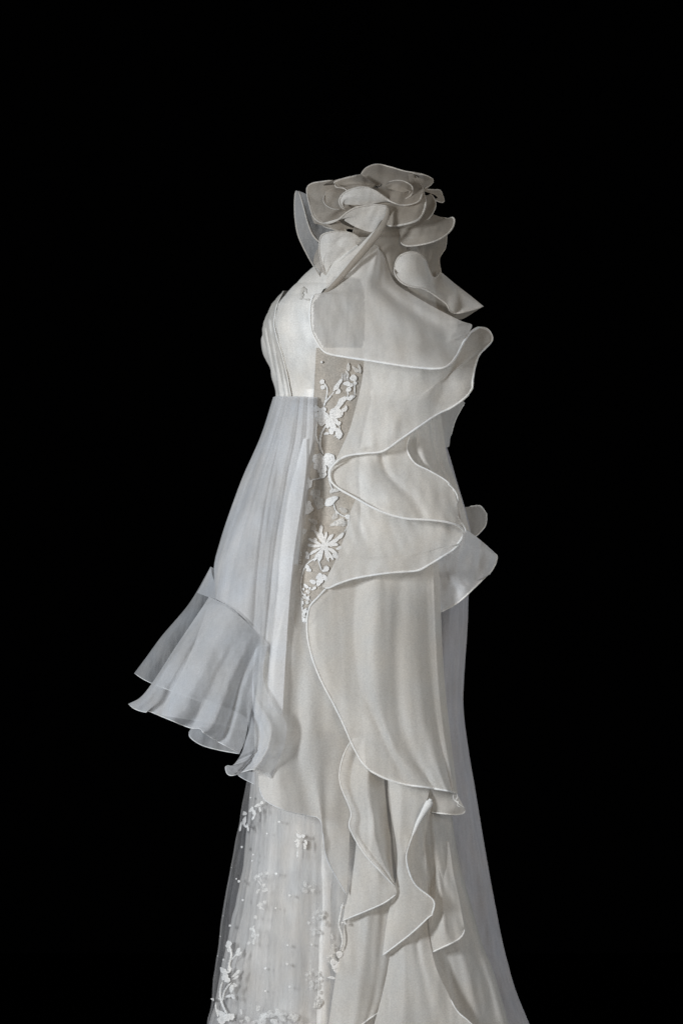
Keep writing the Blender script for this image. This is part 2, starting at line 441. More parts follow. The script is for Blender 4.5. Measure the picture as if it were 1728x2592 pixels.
# ---------------- lace side panel (tan net with white appliqué)
panel_l = [(800, 880), (796, 960), (792, 1030), (789, 1110), (774, 1190), (766, 1290), (757, 1400), (748, 1500), (744, 1570), (752, 1592)]
panel_r = [(925, 880), (930, 960), (925, 1030), (905, 1120), (900, 1200), (905, 1290), (890, 1400), (850, 1480), (812, 1540), (785, 1582)]
def pd(x, y): return max(torso.d(x, y) if y < 1000 else under.d(x, y), 150) + 8 + 6 * math.exp(-((y - 1000) / 40) ** 2) + 55 * min(1, max(0, (y - 1330) / 110))
PL = curve([(a, b, 0) for a, b in panel_l], 60); PR = curve([(a, b, 0) for a, b in panel_r], 60)
panel_l = [tuple(p[:2]) for p in PL]; panel_r = [tuple(p[:2]) for p in PR]
prs = []
for f in np.linspace(0, 1, 9):
    prs.append([(a[0] * (1 - f) + b[0] * f, a[1] * (1 - f) + b[1] * f, pd(a[0] * (1 - f) + b[0] * f, a[1] * (1 - f) + b[1] * f)) for a, b in zip(panel_l, panel_r)])
panel = cloth('lace_side_panel', prs, 'net', gown, nu=60, nv=160, wr=0.0, lx=40, ly=80)

def ear(poly):
    return list(range(len(poly)))
def motif(name, pts2, dfun, mat, parent, h=2.0):
    """flat embroidered patch with a raised middle: outline pts2 (x, y), centre fan"""
    n = len(pts2); c = (sum(p[0] for p in pts2) / n, sum(p[1] for p in pts2) / n)
    V = []; F = []
    for k, (f, hh) in enumerate(((1.0, 0.0), (1.0, h * 0.8), (0.8, h), (0.35, h * 0.7))):
        for p in pts2:
            x, y = c[0] + (p[0] - c[0]) * f, c[1] + (p[1] - c[1]) * f
            V.append((x, y, dfun(x, y) + 1.0 + hh))
    V.append((c[0], c[1], dfun(*c) + 1 + h * 0.5))
    for k in range(3):
        for i in range(n):
            j = (i + 1) % n
            F.append((k * n + i, k * n + j, (k + 1) * n + j, (k + 1) * n + i))
    for i in range(n): F.append((3 * n + i, 3 * n + (i + 1) % n, 4 * n))
    return mesh_obj(name, W(np.array(V)), F, M[mat], parent)
rnd = random.Random(4)
def petal_pts(cx, cy, ang, ln, wd, n=18, tip=0.6):
    bend = rnd.uniform(-.22, .22)
    out = []
    for i in range(n):
        t = 2 * math.pi * i / n
        u = 0.5 - 0.5 * math.cos(t)
        r = 1.08 * wd * math.sin(t) * (0.45 + tip * u) * (1 + rnd.uniform(-.25, .22))
        l = ln * u * (1 + rnd.uniform(-.04, .04)); r += bend * wd * math.sin(math.pi * u) * 1.6
        out.append((cx + l * math.cos(ang) - r * math.sin(ang), cy + l * math.sin(ang) + r * math.cos(ang)))
    return out
def lace_petals(fr, cx, cy, specs, parent, dfun, mat='lace', name='lace_petal', scl=1.0):
    for (a, ln, wd) in specs:
        (x, y, _), = fr([(cx, cy)], 0)
        motif(name, petal_pts(x, y, math.radians(a), ln * scl, wd * scl), dfun, mat, parent)
def lace_leaf(fr, x0, y0, x1, y1, wd, parent, dfun, mat='lace', name='lace_leaf'):
    (a, b, _), (c, d, _) = fr([(x0, y0), (x1, y1)], 0)
    motif(name, petal_pts(a, b, math.atan2(d - b, c - a), math.hypot(c - a, d - b), wd, tip=0.5), dfun, mat, parent)
def lace_stem(fr, pts, r, parent, dfun, mat='lace', name='lace_stem'):
    p = curve(fr(pts, 0), max(12, len(pts) * 7))
    p[:, 2] = [dfun(x, y) + 2.2 for x, y in p[:, :2]]
    rr = r * S * (1 + 0.2 * np.sin(np.arange(len(p)) * 1.9))
    mesh_obj(name, *tube_geo(W(p), rr, seg=6, flat=0.4), M[mat], parent)
def lace_blob(fr, x, y, r, parent, dfun, mat='lace', name='lace_leaf'):
    (a, b, _), = fr([(x, y)], 0)
    pts = [(a + r * (1 + rnd.uniform(-.2, .2)) * math.cos(t), b + r * (1 + rnd.uniform(-.2, .2)) * math.sin(t)) for t in np.linspace(0, 2 * math.pi, 10, endpoint=False)]
    motif(name, pts, dfun, mat, parent)
pdl = lambda x, y: pd(x, y) + 1.0
q = panel
# upper spray
lace_stem(z8, [(245, 275), (280, 330), (270, 420), (250, 480)], 2.4, q, pdl)
lace_blob(z8, 240, 275, 6.5, q, pdl); lace_blob(z8, 245, 320, 6, q, pdl)
lace_stem(z8, [(255, 450), (300, 400), (340, 350)], 2.2, q, pdl)
for a in [(330, 350, 375, 285, 8), (345, 370, 380, 330, 8), (405, 290, 470, 300, 8), (430, 350, 470, 320, 7)]: lace_leaf(z8, *a, q, pdl)
lace_stem(z8, [(500, 240), (500, 300), (500, 380), (490, 410)], 1.6, q, pdl)
lace_blob(z8, 490, 245, 9, q, pdl); lace_blob(z8, 470, 300, 6, q, pdl); lace_blob(z8, 505, 285, 5, q, pdl)
lace_leaf(z8, 440, 420, 490, 390, 7, q, pdl); lace_leaf(z8, 360, 460, 440, 400, 8, q, pdl)
lace_leaf(z8, 310, 530, 410, 440, 7, q, pdl); lace_leaf(z8, 395, 500, 440, 470, 7, q, pdl)
lace_stem(z8, [(440, 330), (445, 390), (400, 450), (320, 540)], 2.0, q, pdl)
for a in [(450, 120, 450, 190, 5), (480, 150, 530, 200, 6), (530, 130, 545, 210, 5), (430, 180, 445, 250, 5)]: lace_leaf(z8, *a, q, pdl, 'lace_dim')
for k in range(5): lace_stem(z8, [(395 + 14 * k, 200), (400 + 12 * k, 270)], 1.0, q, pdl)
# first blossom
lace_petals(z8, 300, 555, [(215, 34, 9), (190, 38, 10), (165, 36, 8), (140, 30, 8), (300, 24, 7), (330, 36, 8), (-5, 30, 7), (75, 38, 9), (100, 30, 8), (40, 34, 6)], q, pdl)
lace_blob(z8, 195, 490, 8, q, pdl); lace_blob(z8, 235, 605, 8, q, pdl); lace_blob(z8, 250, 500, 7, q, pdl)
lace_stem(z8, [(200, 600), (190, 680), (200, 740), (215, 780)], 2.2, q, pdl)
lace_stem(z8, [(280, 610), (240, 680), (225, 740), (225, 800), (250, 860)], 2.8, q, pdl)
for a in [(310, 640, 320, 700, 8), (250, 700, 295, 690, 5), (340, 640, 385, 735, 11), (360, 600, 390, 610, 6), (320, 680, 345, 640, 6)]: lace_leaf(z8, *a, q, pdl)
# second blossom
lace_petals(z8, 260, 930, [(200, 32, 10), (160, 30, 10), (235, 30, 9), (300, 30, 11), (340, 28, 10), (20, 24, 9), (100, 26, 8)], q, pdl)
lace_blob(z8, 300, 890, 13, q, pdl); lace_blob(z8, 205, 950, 10, q, pdl); lace_blob(z8, 245, 1020, 9, q, pdl); lace_blob(z8, 190, 880, 8, q, pdl)
lace_stem(z8, [(260, 1040), (200, 1055), (150, 1065)], 2.0, q, pdl)
for a in [(160, 1060, 110, 1140, 8), (130, 1040, 125, 1090, 5)]: lace_leaf(z8, *a, q, pdl)
lace_leaf(z8, 370, 1200, 265, 1270, 12, q, pdl); lace_leaf(z8, 380, 1150, 300, 1160, 7, q, pdl, 'lace_dim')
lace_leaf(z8, 135, 1230, 120, 1340, 12, q, pdl); lace_leaf(z8, 110, 1280, 170, 1310, 8, q, pdl); lace_blob(z8, 135, 1245, 5, q, pdl)
lace_blob(z8, 445, 1360, 7, q, pdl); lace_blob(z8, 360, 1330, 5, q, pdl, 'lace_dim')
lace_leaf(z8, 300, 1430, 420, 1380, 10, q, pdl, 'lace_dim')
lace_stem(z8, [(300, 950), (290, 1010), (300, 1080), (330, 1160)], 1.8, q, pdl)
lace_stem(z8, [(120, 1130), (105, 1200), (110, 1290), (100, 1360)], 1.4, q, pdl)
lace_stem(z8, [(330, 1250), (350, 1310), (400, 1350), (445, 1360)], 1.6, q, pdl)
lace_stem(z8, [(415, 1490), (445, 1430), (450, 1370)], 1.4, q, pdl)
lace_stem(z8, [(330, 720), (375, 680), (380, 620)], 1.6, q, pdl)
lace_stem(z8, [(205, 600), (215, 560), (230, 520)], 1.8, q, pdl)
for a in [(390, 560, 400, 510, 6), (370, 520, 440, 490, 6), (460, 430, 490, 380, 5), (350, 320, 400, 250, 6), (180, 560, 200, 530, 5), (290, 1000, 320, 960, 6), (200, 1000, 240, 990, 7), (320, 1660, 370, 1690, 7), (350, 1620, 400, 1600, 6), (150, 1560, 200, 1540, 6), (100, 1760, 150, 1800, 6), (90, 1900, 130, 1930, 6), (150, 1950, 190, 1920, 5)]: lace_leaf(z8, *a, q, pdl)
# faint under-lace
for a in [(150, 1150, 220, 1200, 14), (180, 1240, 250, 1280, 12), (330, 1400, 430, 1420, 9), (380, 1290, 440, 1320, 8), (130, 1380, 200, 1420, 9), (170, 1190, 200, 1240, 12), (210, 1260, 240, 1210, 10), (320, 1380, 360, 1340, 9), (400, 1440, 440, 1400, 7), (140, 1180, 180, 1160, 9), (150, 1470, 190, 1440, 10), (90, 1500, 110, 1460, 8)]: lace_leaf(z8, *a, q, pdl, 'lace_faint')
# daisy
for i in range(14):
    a = i * 360 / 14 + rnd.uniform(-8, 8)
    lace_petals(z8, 255 + 14 * math.cos(math.radians(a)), 1595 + 14 * math.sin(math.radians(a)), [(a, rnd.uniform(30, 44), rnd.uniform(4.5, 6.5))], q, pdl)
lace_blob(z8, 258, 1595, 10, q, pdl, name='lace_flower_centre')
for a in [(330, 1560, 415, 1490, 7), (220, 1520, 235, 1425, 6), (290, 1700, 280, 1710, 6), (130, 1690, 110, 1640, 6), (115, 1660, 130, 1700, 6)]: lace_leaf(z8, *a, q, pdl)
lace_stem(z8, [(210, 1680), (120, 1740), (80, 1830), (70, 1950), (110, 2000), (155, 2040)], 2.0, q, pdl)
lace_stem(z8, [(200, 1680), (225, 1760), (240, 1800)], 1.8, q, pdl)
for a in [(240, 1800, 290, 1760, 9), (210, 1830, 280, 1870, 9), (200, 1920, 240, 1850, 10), (140, 1870, 190, 1890, 8), (110, 1740, 130, 1800, 7), (190, 1860, 240, 1820, 8)]: lace_leaf(z8, *a, q, pdl)
for k in range(46):
    t = rnd.random(); y = 1930 + 270 * t; xl = 30 + 15 * t; xr = 150 - 45 * t
    lace_blob(z8, rnd.uniform(xl, xr), y, rnd.uniform(2.2, 5.5), q, pdl, 'lace' if rnd.random() < .6 else 'lace_dim', 'lace_knot')
for k in range(26):
    t = k / 25; lace_blob(z8, 70 - 45 * t + 4 * math.sin(k * 2), 1650 + 480 * t, 2.2, q, pdl, 'lace_dim', 'lace_knot')
for k in range(14):
    lace_blob(z8, 160 + 6 * math.sin(k), 650 + 14 * k, 1.8, q, pdl, 'lace_dim', 'lace_knot')
for k in range(7):
    lace_stem(z8, [(60 + 7 * k, 2180), (57 + 7 * k, 2215 + rnd.uniform(-6, 6))], 0.9, q, pdl, name='lace_fringe')

# ---------------- bodice appliqué bits
bd_ = lambda x, y: torso.d(x, y) + 6
bod = [o for o in gown.children if o.name == 'bodice'][0]
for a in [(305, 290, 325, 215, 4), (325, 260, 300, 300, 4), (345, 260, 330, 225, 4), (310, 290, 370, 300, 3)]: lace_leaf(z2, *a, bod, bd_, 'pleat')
for x, y in [(440, 700)]: lace_blob(z2, x, y, 3, panel, lambda x, y: pd(x, y) + 3, 'lace', 'lace_knot')

# ---------------- front chiffon overskirt: from the side edge, round the front, to the far side
h1 = [
    [(793, 1006, 238), (791, 1110, 255), (775, 1197, 262), (765, 1300, 270), (745, 1440, 280), (730, 1560, 286), (715, 1700, 292)],
    [(765, 1004, 228), (757, 1110, 250), (740, 1197, 262), (728, 1280, 272), (709, 1400, 284), (697, 1530, 290), (684, 1660, 296)],
    [(740, 1003, 200), (722, 1100, 230), (700, 1200, 248), (683, 1290, 262), (668, 1400, 275), (658, 1500, 284), (650, 1602, 290)],
    [(720, 1003, 150), (695, 1100, 180), (665, 1200, 205), (642, 1290, 225), (622, 1380, 240), (608, 1460, 250), (596, 1546, 255)],
    [(702, 1003, 75), (674, 1100, 100), (636, 1200, 120), (610, 1280, 130), (580, 1370, 140), (562, 1440, 145), (550, 1518, 150)],
    [(692, 1005, 0), (661, 1102, 0), (617, 1201, 0), (592, 1267, 0), (567, 1340, 0), (551, 1395, 0), (542, 1432, 0), (544, 1480, 10), (549, 1515, 30)],
    [(700, 1005, -80), (672, 1102, -100), (632, 1201, -130), (607, 1267, -150), (580, 1340, -160), (565, 1400, -165), (556, 1450, -170)],
    [(760, 1005, -190), (745, 1102, -210), (710, 1201, -240), (690, 1267, -250), (670, 1340, -260), (655, 1400, -265), (646, 1460, -270)],
    [(900, 1005, -230), (890, 1102, -250), (880, 1201, -270), (870, 1267, -280), (860, 1340, -285), (855, 1400, -290), (850, 1460, -295)],
]
g0 = [('u', c, w_, a, s_, r0, r1) for c, w_, a, s_, r0, r1 in [(q_[0], q_[1] * 1.3, q_[2] * .62, *q_[3:]) for q_ in [(.07, .010, -5, .02, 1, .2), (.12, .014, 6, .02, 1, .3), (.165, .009, -8, .03, 1, .8), (.21, .012, 7, .03, 1, .1), (.245, .008, -6, -.01, 1, .1), (.285, .010, -8, -.03, 1, .7), (.33, .025, 6, .02, 1, .8), (.365, .008, -6, .03, 1, .1), (.41, .010, -10, .05, 1, .9), (.45, .012, 7, .04, 1, .3), (.50, .014, -8, .03, 1, 1), (.54, .012, 6, .0, 1, .4), (.58, .010, -7, 0, 1, .8), (.66, .02, 6, 0, 1, 1), (.76, .02, 6, 0, 1, 1)]]]
cloth('chiffon_overskirt', h1, 'chiffon', gown, nu=240, nv=110, wr=2.6, lx=70, ly=260, folds=g0 + [('v', .004, .012, -9)])
# gathered lower layer of the same overskirt, showing through
h1b = [[(x + 10, y, d - 22 if d > 0 else d + 22) for x, y, d in r] for r in h1[:-1]]
cloth('chiffon_underlayer', h1b, 'chiffon_sheer', gown, nu=180, nv=90, wr=5, lx=40, ly=260)
# double-folded front band
band_l = [(768, 1110, 262), (748, 1180, 272), (728, 1262, 288), (709, 1400, 302), (702, 1496, 308), (687, 1630, 316), (680, 1710, 318), (676, 1790, 318)]
band_r = [(776, 1110, 262), (774, 1190, 274), (765, 1262, 290), (744, 1400, 304), (733, 1515, 310), (725, 1630, 316), (719, 1730, 318), (715, 1809, 318)]
cloth('folded_band', [band_l, [((a[0] + b[0]) / 2, (a[1] + b[1]) / 2, (a[2] + b[2]) / 2 + 1) for a, b in zip(band_l, band_r)], band_r], 'band', gown, nu=16, nv=90, wr=1.0,
      hem=[('u0', 0, 1)], hem_r=1.3, hem_mat='hem_thin', hem_name='folded_edge')

# front flounce, far side lobe (behind)
cloth('front_flounce', [z4([(610, 90, -60), (640, 110, -50), (720, 200, -60), (820, 300, -90)]),
                       z4([(470, 330, -110), (530, 400, -70), (640, 500, -70), (740, 560, -90)]),
                       z4([(290, 545, -150), (360, 600, -100), (520, 720, -80), (640, 760, -90)]),
                       z4([(180, 695, -170), (250, 760, -110), (420, 880, -90), (600, 930, -90)]),
                       z4([(105, 795, -180), (200, 852, -120), (400, 930, -100), (600, 1000, -90)])],
      'chiffon_far', gown, nu=80, nv=60, wr=3, lx=60, ly=120, hem=[('u1', 0, 1)], hem_r=1.7, hem_mat='hem_thin')
# small upper corner of the far lobe
cloth('front_flounce', [z4([(609, 90, -40), (562, 190, -60), (520, 262, -80)]), z4([(622, 150, 10), (602, 220, 6), (580, 285, 2)]), z4([(650, 225, 70), (652, 270, 76), (645, 312, 80)])],
      'chiffon_far', gown, nu=30, nv=30, wr=1)
# far inner layer
cloth('front_flounce', [z4([(600, 330, -60), (700, 350, 0), (800, 420, 30), (950, 520, 40)]),
                       z4([(460, 700, -70), (580, 730, -10), (760, 800, 30), (920, 830, 40)]),
                       z4([(270, 1066, -80), (420, 1092, -20), (640, 1128, 30), (850, 1175, 40)])],
      'chiffon_front', gown, nu=70, nv=60, wr=4, lx=60, ly=120, hem=[('u1', 0, 1)], hem_r=1.2, hem_mat='hem_thin')
# lower back lobe
cloth('front_flounce', [z4([(560, 960, 60), (660, 1000, 90), (800, 1060, 110), (860, 1100, 120)]),
                       z4([(500, 1120, 60), (600, 1150, 90), (740, 1190, 100), (840, 1220, 120)]),
                       z4([(465, 1185, 60), (478, 1222, 75), (545, 1268, 90), (650, 1300, 100), (800, 1328, 120)])],
      'chiffon_sheer', gown, nu=50, nv=60, wr=3, lx=60, ly=120, hem=[('u1', 0, 1)], hem_r=1.9, hem_mat='hem_thin')
# near front flounce
cloth('front_flounce', [z4([(992, 600, 298), (920, 530, 292), (850, 460, 272), (750, 365, 228), (650, 312, 140), (598, 290, 50)]),
                       z4([(965, 700, 312), (895, 640, 312), (800, 580, 306), (690, 520, 264), (590, 430, 190), (545, 372, 110)]),
                       z4([(905, 880, 320), (810, 860, 330), (700, 780, 318), (550, 700, 280), (440, 610, 200), (385, 610, 100)]),
                       z4([(860, 1120, 320), (750, 1060, 338), (610, 980, 330), (440, 890, 290), (290, 830, 200), (235, 842, 95)]),
                       z4([(835, 1250, 318), (700, 1200, 342), (570, 1120, 338), (400, 1020, 300), (220, 960, 190), (150, 950, 85)]),
                       z4([(800, 1322, 318), (690, 1265, 340), (572, 1195, 348), (540, 1163, 322), (470, 1155, 300), (320, 1095, 262), (200, 1046, 196), (180, 1053, 180), (110, 1032, 110), (66, 998, 80)])],
      'chiffon_front', gown, nu=110, nv=120, wr=3, lx=70, ly=150,
      folds=[('v', .30, .05, 26, .1, 0, 1.3), ('v', .17, .035, -22, .05, 0, 1.2), ('v', .44, .05, -20, .1, 0, 1), ('v', .62, .07, 18, 0, 0, 1.1), ('v', .80, .04, -26, -.05, .1, 1.3), ('v', .93, .03, 12, 0, 0, 1)],
      hem=[('u1', 0, 1)], hem_r=1.9, hem_mat='hem_thin')
# seam of that flounce
cloth('front_flounce', [z4([(988, 610, 305), (905, 640, 310), (880, 850, 300), (850, 930, 290)]),
                       z4([(955, 800, 318), (905, 850, 322), (870, 960, 312), (850, 1080, 300)]),
                       z4([(1012, 985, 335), (960, 980, 336), (900, 1020, 326), (860, 1150, 310)]),
                       z4([(1105, 1120, 340), (1010, 1140, 350), (920, 1170, 336), (840, 1240, 316)]),
                       z4([(1100, 1260, 338), (1010, 1260, 352), (920, 1290, 344), (810, 1330, 318)]),
                       z4([(1050, 1390, 336), (980, 1370, 350), (900, 1370, 348), (760, 1400, 320)]),
                       z4([(1012, 1492, 334), (960, 1450, 346), (900, 1431, 352), (830, 1445, 352), (760, 1470, 344), (722, 1462, 334), (708, 1420, 320), (722, 1403, 312)])],
      'chiffon_sheer', gown, nu=110, nv=90, wr=3.5, lx=60, ly=140,
      folds=[('v', .35, .08, 16, 0, 0, 1.4), ('v', .6, .07, -18, 0, 0, 1.4), ('u', .80, .03, 9, .1, .2, 1), ('u', .70, .025, -7, .1, .2, 1)],
      hem=[('u1', 0, 1)], hem_r=1.9, hem_mat='hem_thin')
# dark tuft below the flounce
cloth('front_flounce', [z4([(780, 1440, 180), (830, 1440, 190), (900, 1450, 200)]), z4([(790, 1470, 180), (830, 1495, 190), (900, 1530, 200)])],
      'chiffon_sheer', gown, nu=12, nv=30, wr=1, hem=[('u1', 0, 1)], hem_r=1.3, hem_mat='hem_thin')

# ---------------- side panel below the lace (F6)
hemF6 = [(668, 1955, 318), (656, 1975, 322), (654, 1996, 326), (658, 2012, 330), (672, 2026, 334), (698, 2037, 338), (724, 2052, 340), (750, 2061, 338), (776, 2066, 330), (802, 2063, 326), (812, 2080, 326), (820, 2116, 328), (825, 2150, 330), (827, 2180, 330), (840, 2210, 330), (861, 2243, 328), (877, 2268, 326)]
cloth('side_panel', [[(722, 1420, 262), (740, 1425, 266), (760, 1430, 268), (790, 1432, 268), (820, 1435, 268), (860, 1440, 268)],
                    [(674, 1640, 290), (715, 1635, 300), (755, 1630, 300), (790, 1632, 300), (830, 1636, 298), (880, 1640, 296)],
                    [(660, 1790, 296), (700, 1800, 304), (745, 1810, 302), (785, 1815, 304), (830, 1820, 302), (885, 1830, 298)],
                    [(652, 1900, 306), (686, 1915, 316), (725, 1925, 314), (775, 1930, 316), (830, 1960, 310), (890, 1990, 304)],
                    hemF6[1:14:2] + [(840, 2205, 322), (870, 2215, 318), (900, 2150, 312)] if False else [(655, 1990, 326), (672, 2026, 336), (724, 2052, 340), (776, 2064, 330), (812, 2080, 328), (826, 2170, 330), (877, 2266, 326)]],
      'organza', gown, nu=140, nv=110, wr=2.2, lx=80, ly=190,
      folds=[('v', .2, .08, 7, 0, 0, 1.2), ('v', .42, .08, -12, 0, 0, 1.3), ('v', .62, .08, 8, 0, 0, 1.2)],
      hem=[('u1', 0, 1)], hem_r=2.2, hem_mat='hem_thin')
# ---------------- lower cascade, back to front
# F9
cloth('lower_flounce', [[(872, 2290, 300), (930, 2270, 306), (990, 2240, 306), (1010, 2230, 300)],
                       [(866, 2390, 308), (915, 2380, 320), (965, 2380, 318), (1000, 2380, 300)],
                       [(853, 2451, 314), (905, 2460, 328), (960, 2450, 322), (995, 2450, 300)],
                       [(840, 2533, 320), (895, 2540, 334), (950, 2520, 326), (985, 2520, 302)],
                       [(828, 2620, 324), (872, 2612, 340), (905, 2600, 346), (936, 2578, 338), (962, 2560, 318)]],
      'organza', gown, nu=110, nv=80, wr=1.8, lx=60, ly=260, folds=[('v', .45, .10, 7), ('v', .75, .08, -6)],
      hem=[('u1', 0, 1)], hem_r=3.4)
cloth('lower_flounce', [[(872, 2540, 300), (920, 2530, 300), (990, 2520, 300)], [(850, 2700, 305), (910, 2700, 312), (980, 2700, 300)], [(820, 2900, 310), (900, 2900, 322), (980, 2900, 305)], [(780, 3080, 320), (880, 3084, 335), (990, 3080, 310)]],
      'organza', gown, nu=60, nv=50, wr=5, lx=60, ly=300)
# F11 small flounce on the right
cloth('lower_flounce', [[(1070, 2130, 262), (1105, 2130, 262), (1135, 2130, 258)],
                       [(1078, 2220, 276), (1115, 2215, 282), (1147, 2210, 268)],
                       [(1082, 2290, 294), (1125, 2285, 304), (1162, 2280, 286)],
                       [(1085, 2360, 300), (1125, 2350, 326), (1172, 2335, 306)],
                       [(1092, 2411, 306), (1120, 2398, 326), (1155, 2381, 326), (1170, 2367, 318), (1176, 2350, 304)]],
      'organza', gown, nu=60, nv=50, wr=3, lx=50, ly=100, folds=[('v', .45, .12, 10)], hem=[('u1', 0, 1)], hem_r=3.6)
# F10
cloth('lower_flounce', [[(985, 2230, 296), (1020, 2250, 300), (1050, 2260, 300), (1080, 2270, 296)],
                       [(978, 2345, 300), (1010, 2345, 308), (1045, 2345, 312), (1081, 2345, 306)],
                       [(983, 2431, 306), (1020, 2437, 324), (1060, 2440, 332), (1101, 2443, 322)],
                       [(966, 2520, 322), (1020, 2530, 352), (1080, 2520, 352), (1132, 2512, 328)],
                       [(947, 2592, 330), (1010, 2605, 362), (1100, 2600, 360), (1156, 2558, 334)],
                       [(930, 2680, 336), (1000, 2700, 370), (1110, 2690, 368), (1191, 2590, 340)],
                       [(900, 2800, 340), (1000, 2830, 380), (1130, 2800, 380), (1260, 2660, 340)]],
      'organza', gown, nu=130, nv=80, wr=1.6, lx=60, ly=250, folds=[('v', .35, .09, 5), ('v', .7, .08, -7, .1)],
      hem=[('v1', .55, 1)], hem_r=2.6)
cloth('lower_flounce', [[(985, 2700, 320), (1100, 2700, 340), (1220, 2650, 320)], [(960, 2900, 330), (1110, 2900, 350), (1270, 2850, 320)], [(940, 3082, 335), (1120, 3086, 360), (1330, 3080, 320)]],
      'organza', gown, nu=50, nv=50, wr=5, lx=60, ly=300)
# F8
cloth('lower_flounce', [[(978, 1940, 300), (1010, 1950, 308), (1050, 1960, 312), (1092, 1975, 306)],
                       [(982, 2020, 306), (1010, 2020, 328), (1045, 2022, 330), (1080, 2025, 322)],
                       [(988, 2062, 312), (1010, 2070, 336), (1040, 2080, 340), (1064, 2062, 330)],
                       [(1000, 2120, 322), (1010, 2130, 346), (1030, 2135, 350), (1042, 2118, 344)],
                       [(1005, 2170, 330), (1012, 2180, 350), (1020, 2180, 354), (1028, 2173, 350)],
                       [(1002, 2225, 330), (1018, 2230, 348), (1035, 2232, 352), (1048, 2236, 350)],
                       [(990, 2280, 326), (1025, 2280, 346), (1065, 2272, 354), (1096, 2279, 350)],
                       [(979, 2330, 322), (1015, 2330, 342), (1055, 2325, 352), (1093, 2314, 348)],
                       [(967, 2419, 320), (990, 2402, 330), (1028, 2373, 342), (1055, 2350, 350), (1081, 2325, 352), (1094, 2313, 350)]],
      'organza', gown, nu=130, nv=70, wr=1.5, lx=60, ly=150,
      hem=[('u1', 0, .93), ('v1', .92, .13)], hem_r=3.4, hem_jit=1)
# rolled knob at the top of F8's hem
kp = curve(z6([(1150, 300, 366), (1135, 335, 366), (1105, 385, 362), (1070, 450, 356), (1040, 525, 352)]), 40)
mesh_obj('rolled_fold', *tube_geo(W(kp), np.interp(np.arange(40), [0, 6, 16, 39], [8, 9.5, 7, 3]) * S, seg=12, cap=.5), M['hem'], gown)
# right return of F8 (layer beneath, between hem and back panel)
cloth('lower_flounce', [[(1030, 2010, 292), (1060, 2020, 300), (1092, 2040, 296)], [(1025, 2120, 298), (1050, 2120, 310), (1076, 2120, 300)],
                       [(1025, 2200, 304), (1052, 2200, 318), (1080, 2200, 306)], [(1040, 2290, 310), (1065, 2270, 320), (1082, 2270, 308)]],
      'organza', gown, nu=60, nv=40, wr=2.5, lx=40, ly=150)
# F7
cloth('lower_flounce', [[(893, 1868, 296), (915, 1868, 306), (945, 1890, 312), (968, 1920, 304)],
                       [(872, 1905, 302), (903, 1920, 312), (940, 1935, 324), (970, 1950, 308)],
                       [(860, 1950, 306), (895, 1965, 322), (935, 1970, 334), (972, 1975, 312)],
                       [(863, 1990, 312), (900, 2010, 330), (940, 2020, 344), (976, 2022, 314)],
                       [(888, 2055, 322), (912, 2065, 336), (945, 2075, 350), (982, 2084, 316)],
                       [(885, 2096, 330), (910, 2110, 340), (950, 2120, 352), (988, 2120, 318)],
                       [(922, 2161, 346), (940, 2160, 350), (960, 2165, 350), (990, 2165, 322)],
                       [(960, 2203, 352), (970, 2200, 352), (980, 2205, 348), (995, 2215, 326)],
                       [(998, 2243, 350), (999, 2243, 348), (1000, 2244, 346), (1002, 2246, 338)]],
      'organza', gown, nu=120, nv=70, wr=1.5, lx=60, ly=150, folds=[('v', .62, .12, 16, 0, 1, .4), ('v', .28, .10, -10, 0, 1, .3)],
      hem=[('v0', .02, 1)], hem_r=3.0)
cloth('lower_flounce', [[(903, 2110, 312), (925, 2150, 326), (955, 2190, 336), (985, 2222, 344), (1002, 2250, 348)],
                       [(893, 2205, 310), (915, 2225, 328), (950, 2240, 340), (980, 2250, 346), (1003, 2258, 348)],
                       [(866, 2331, 320), (895, 2319, 330), (922, 2308, 338), (971, 2286, 346), (1002, 2264, 346)]],
      'organza', gown, nu=70, nv=80, wr=2, lx=60, ly=120, hem=[('u1', 0, 1), ('v1', 1, .2)], hem_r=3.0)

# ---------------- big side flounce F5
r5 = [
    z5([(330, 335, 330), (270, 400, 326), (222, 455, 322), (203, 530, 322), (201, 610, 324), (212, 700, 328), (245, 825, 332), (300, 958, 336), (370, 1090, 338), (440, 1232, 340), (500, 1370, 342), (560, 1480, 346), (622, 1546, 350)]),
    z5([(400, 290, 318), (350, 480, 328), (330, 640, 334), (360, 820, 338), (420, 980, 340), (500, 1150, 344), (580, 1320, 350), (650, 1460, 356), (720, 1596, 360)]),
    z5([(520, 260, 310), (500, 480, 330), (500, 700, 336), (530, 900, 340), (590, 1100, 346), (680, 1300, 354), (760, 1480, 362), (850, 1635, 364)]),
    z5([(700, 225, 312), (700, 450, 360), (690, 700, 372), (700, 950, 374), (740, 1200, 360), (830, 1420, 366), (930, 1560, 370), (1000, 1656, 370)]),
    z5([(900, 215, 300), (900, 450, 322), (905, 700, 330), (920, 950, 338), (950, 1200, 346), (1010, 1400, 352), (1070, 1560, 358), (1120, 1676, 360)]),
    z5([(1030, 170, 284), (1040, 450, 284), (1050, 700, 288), (1065, 950, 296), (1090, 1200, 306), (1120, 1400, 328), (1150, 1560, 332), (1170, 1688, 334)]),
    z5([(1070, 160, 270), (1083, 450, 262), (1093, 700, 262), (1109, 950, 268), (1135, 1200, 276), (1158, 1400, 284), (1178, 1560, 292), (1195, 1698, 300)]),
]
cloth('side_flounce', r5, 'organza', gown, nu=170, nv=150, wr=1.4, lx=60, ly=420,
      folds=[('u', .45, .05, 17, -.02, 1.0, .35), ('u', .57, .035, -11, -.04, .5, 1.1), ('u', .36, .04, -4, 0, 1, .5), ('u', .68, .035, 6, .0, .3, 1), ('u', .77, .03, -6, .0, .3, 1.2), ('u', .84, .02, 3, 0, 1, .8)],
      hem=[('u0', .0, 1), ('v1', 0, 1)], hem_r=4.2)
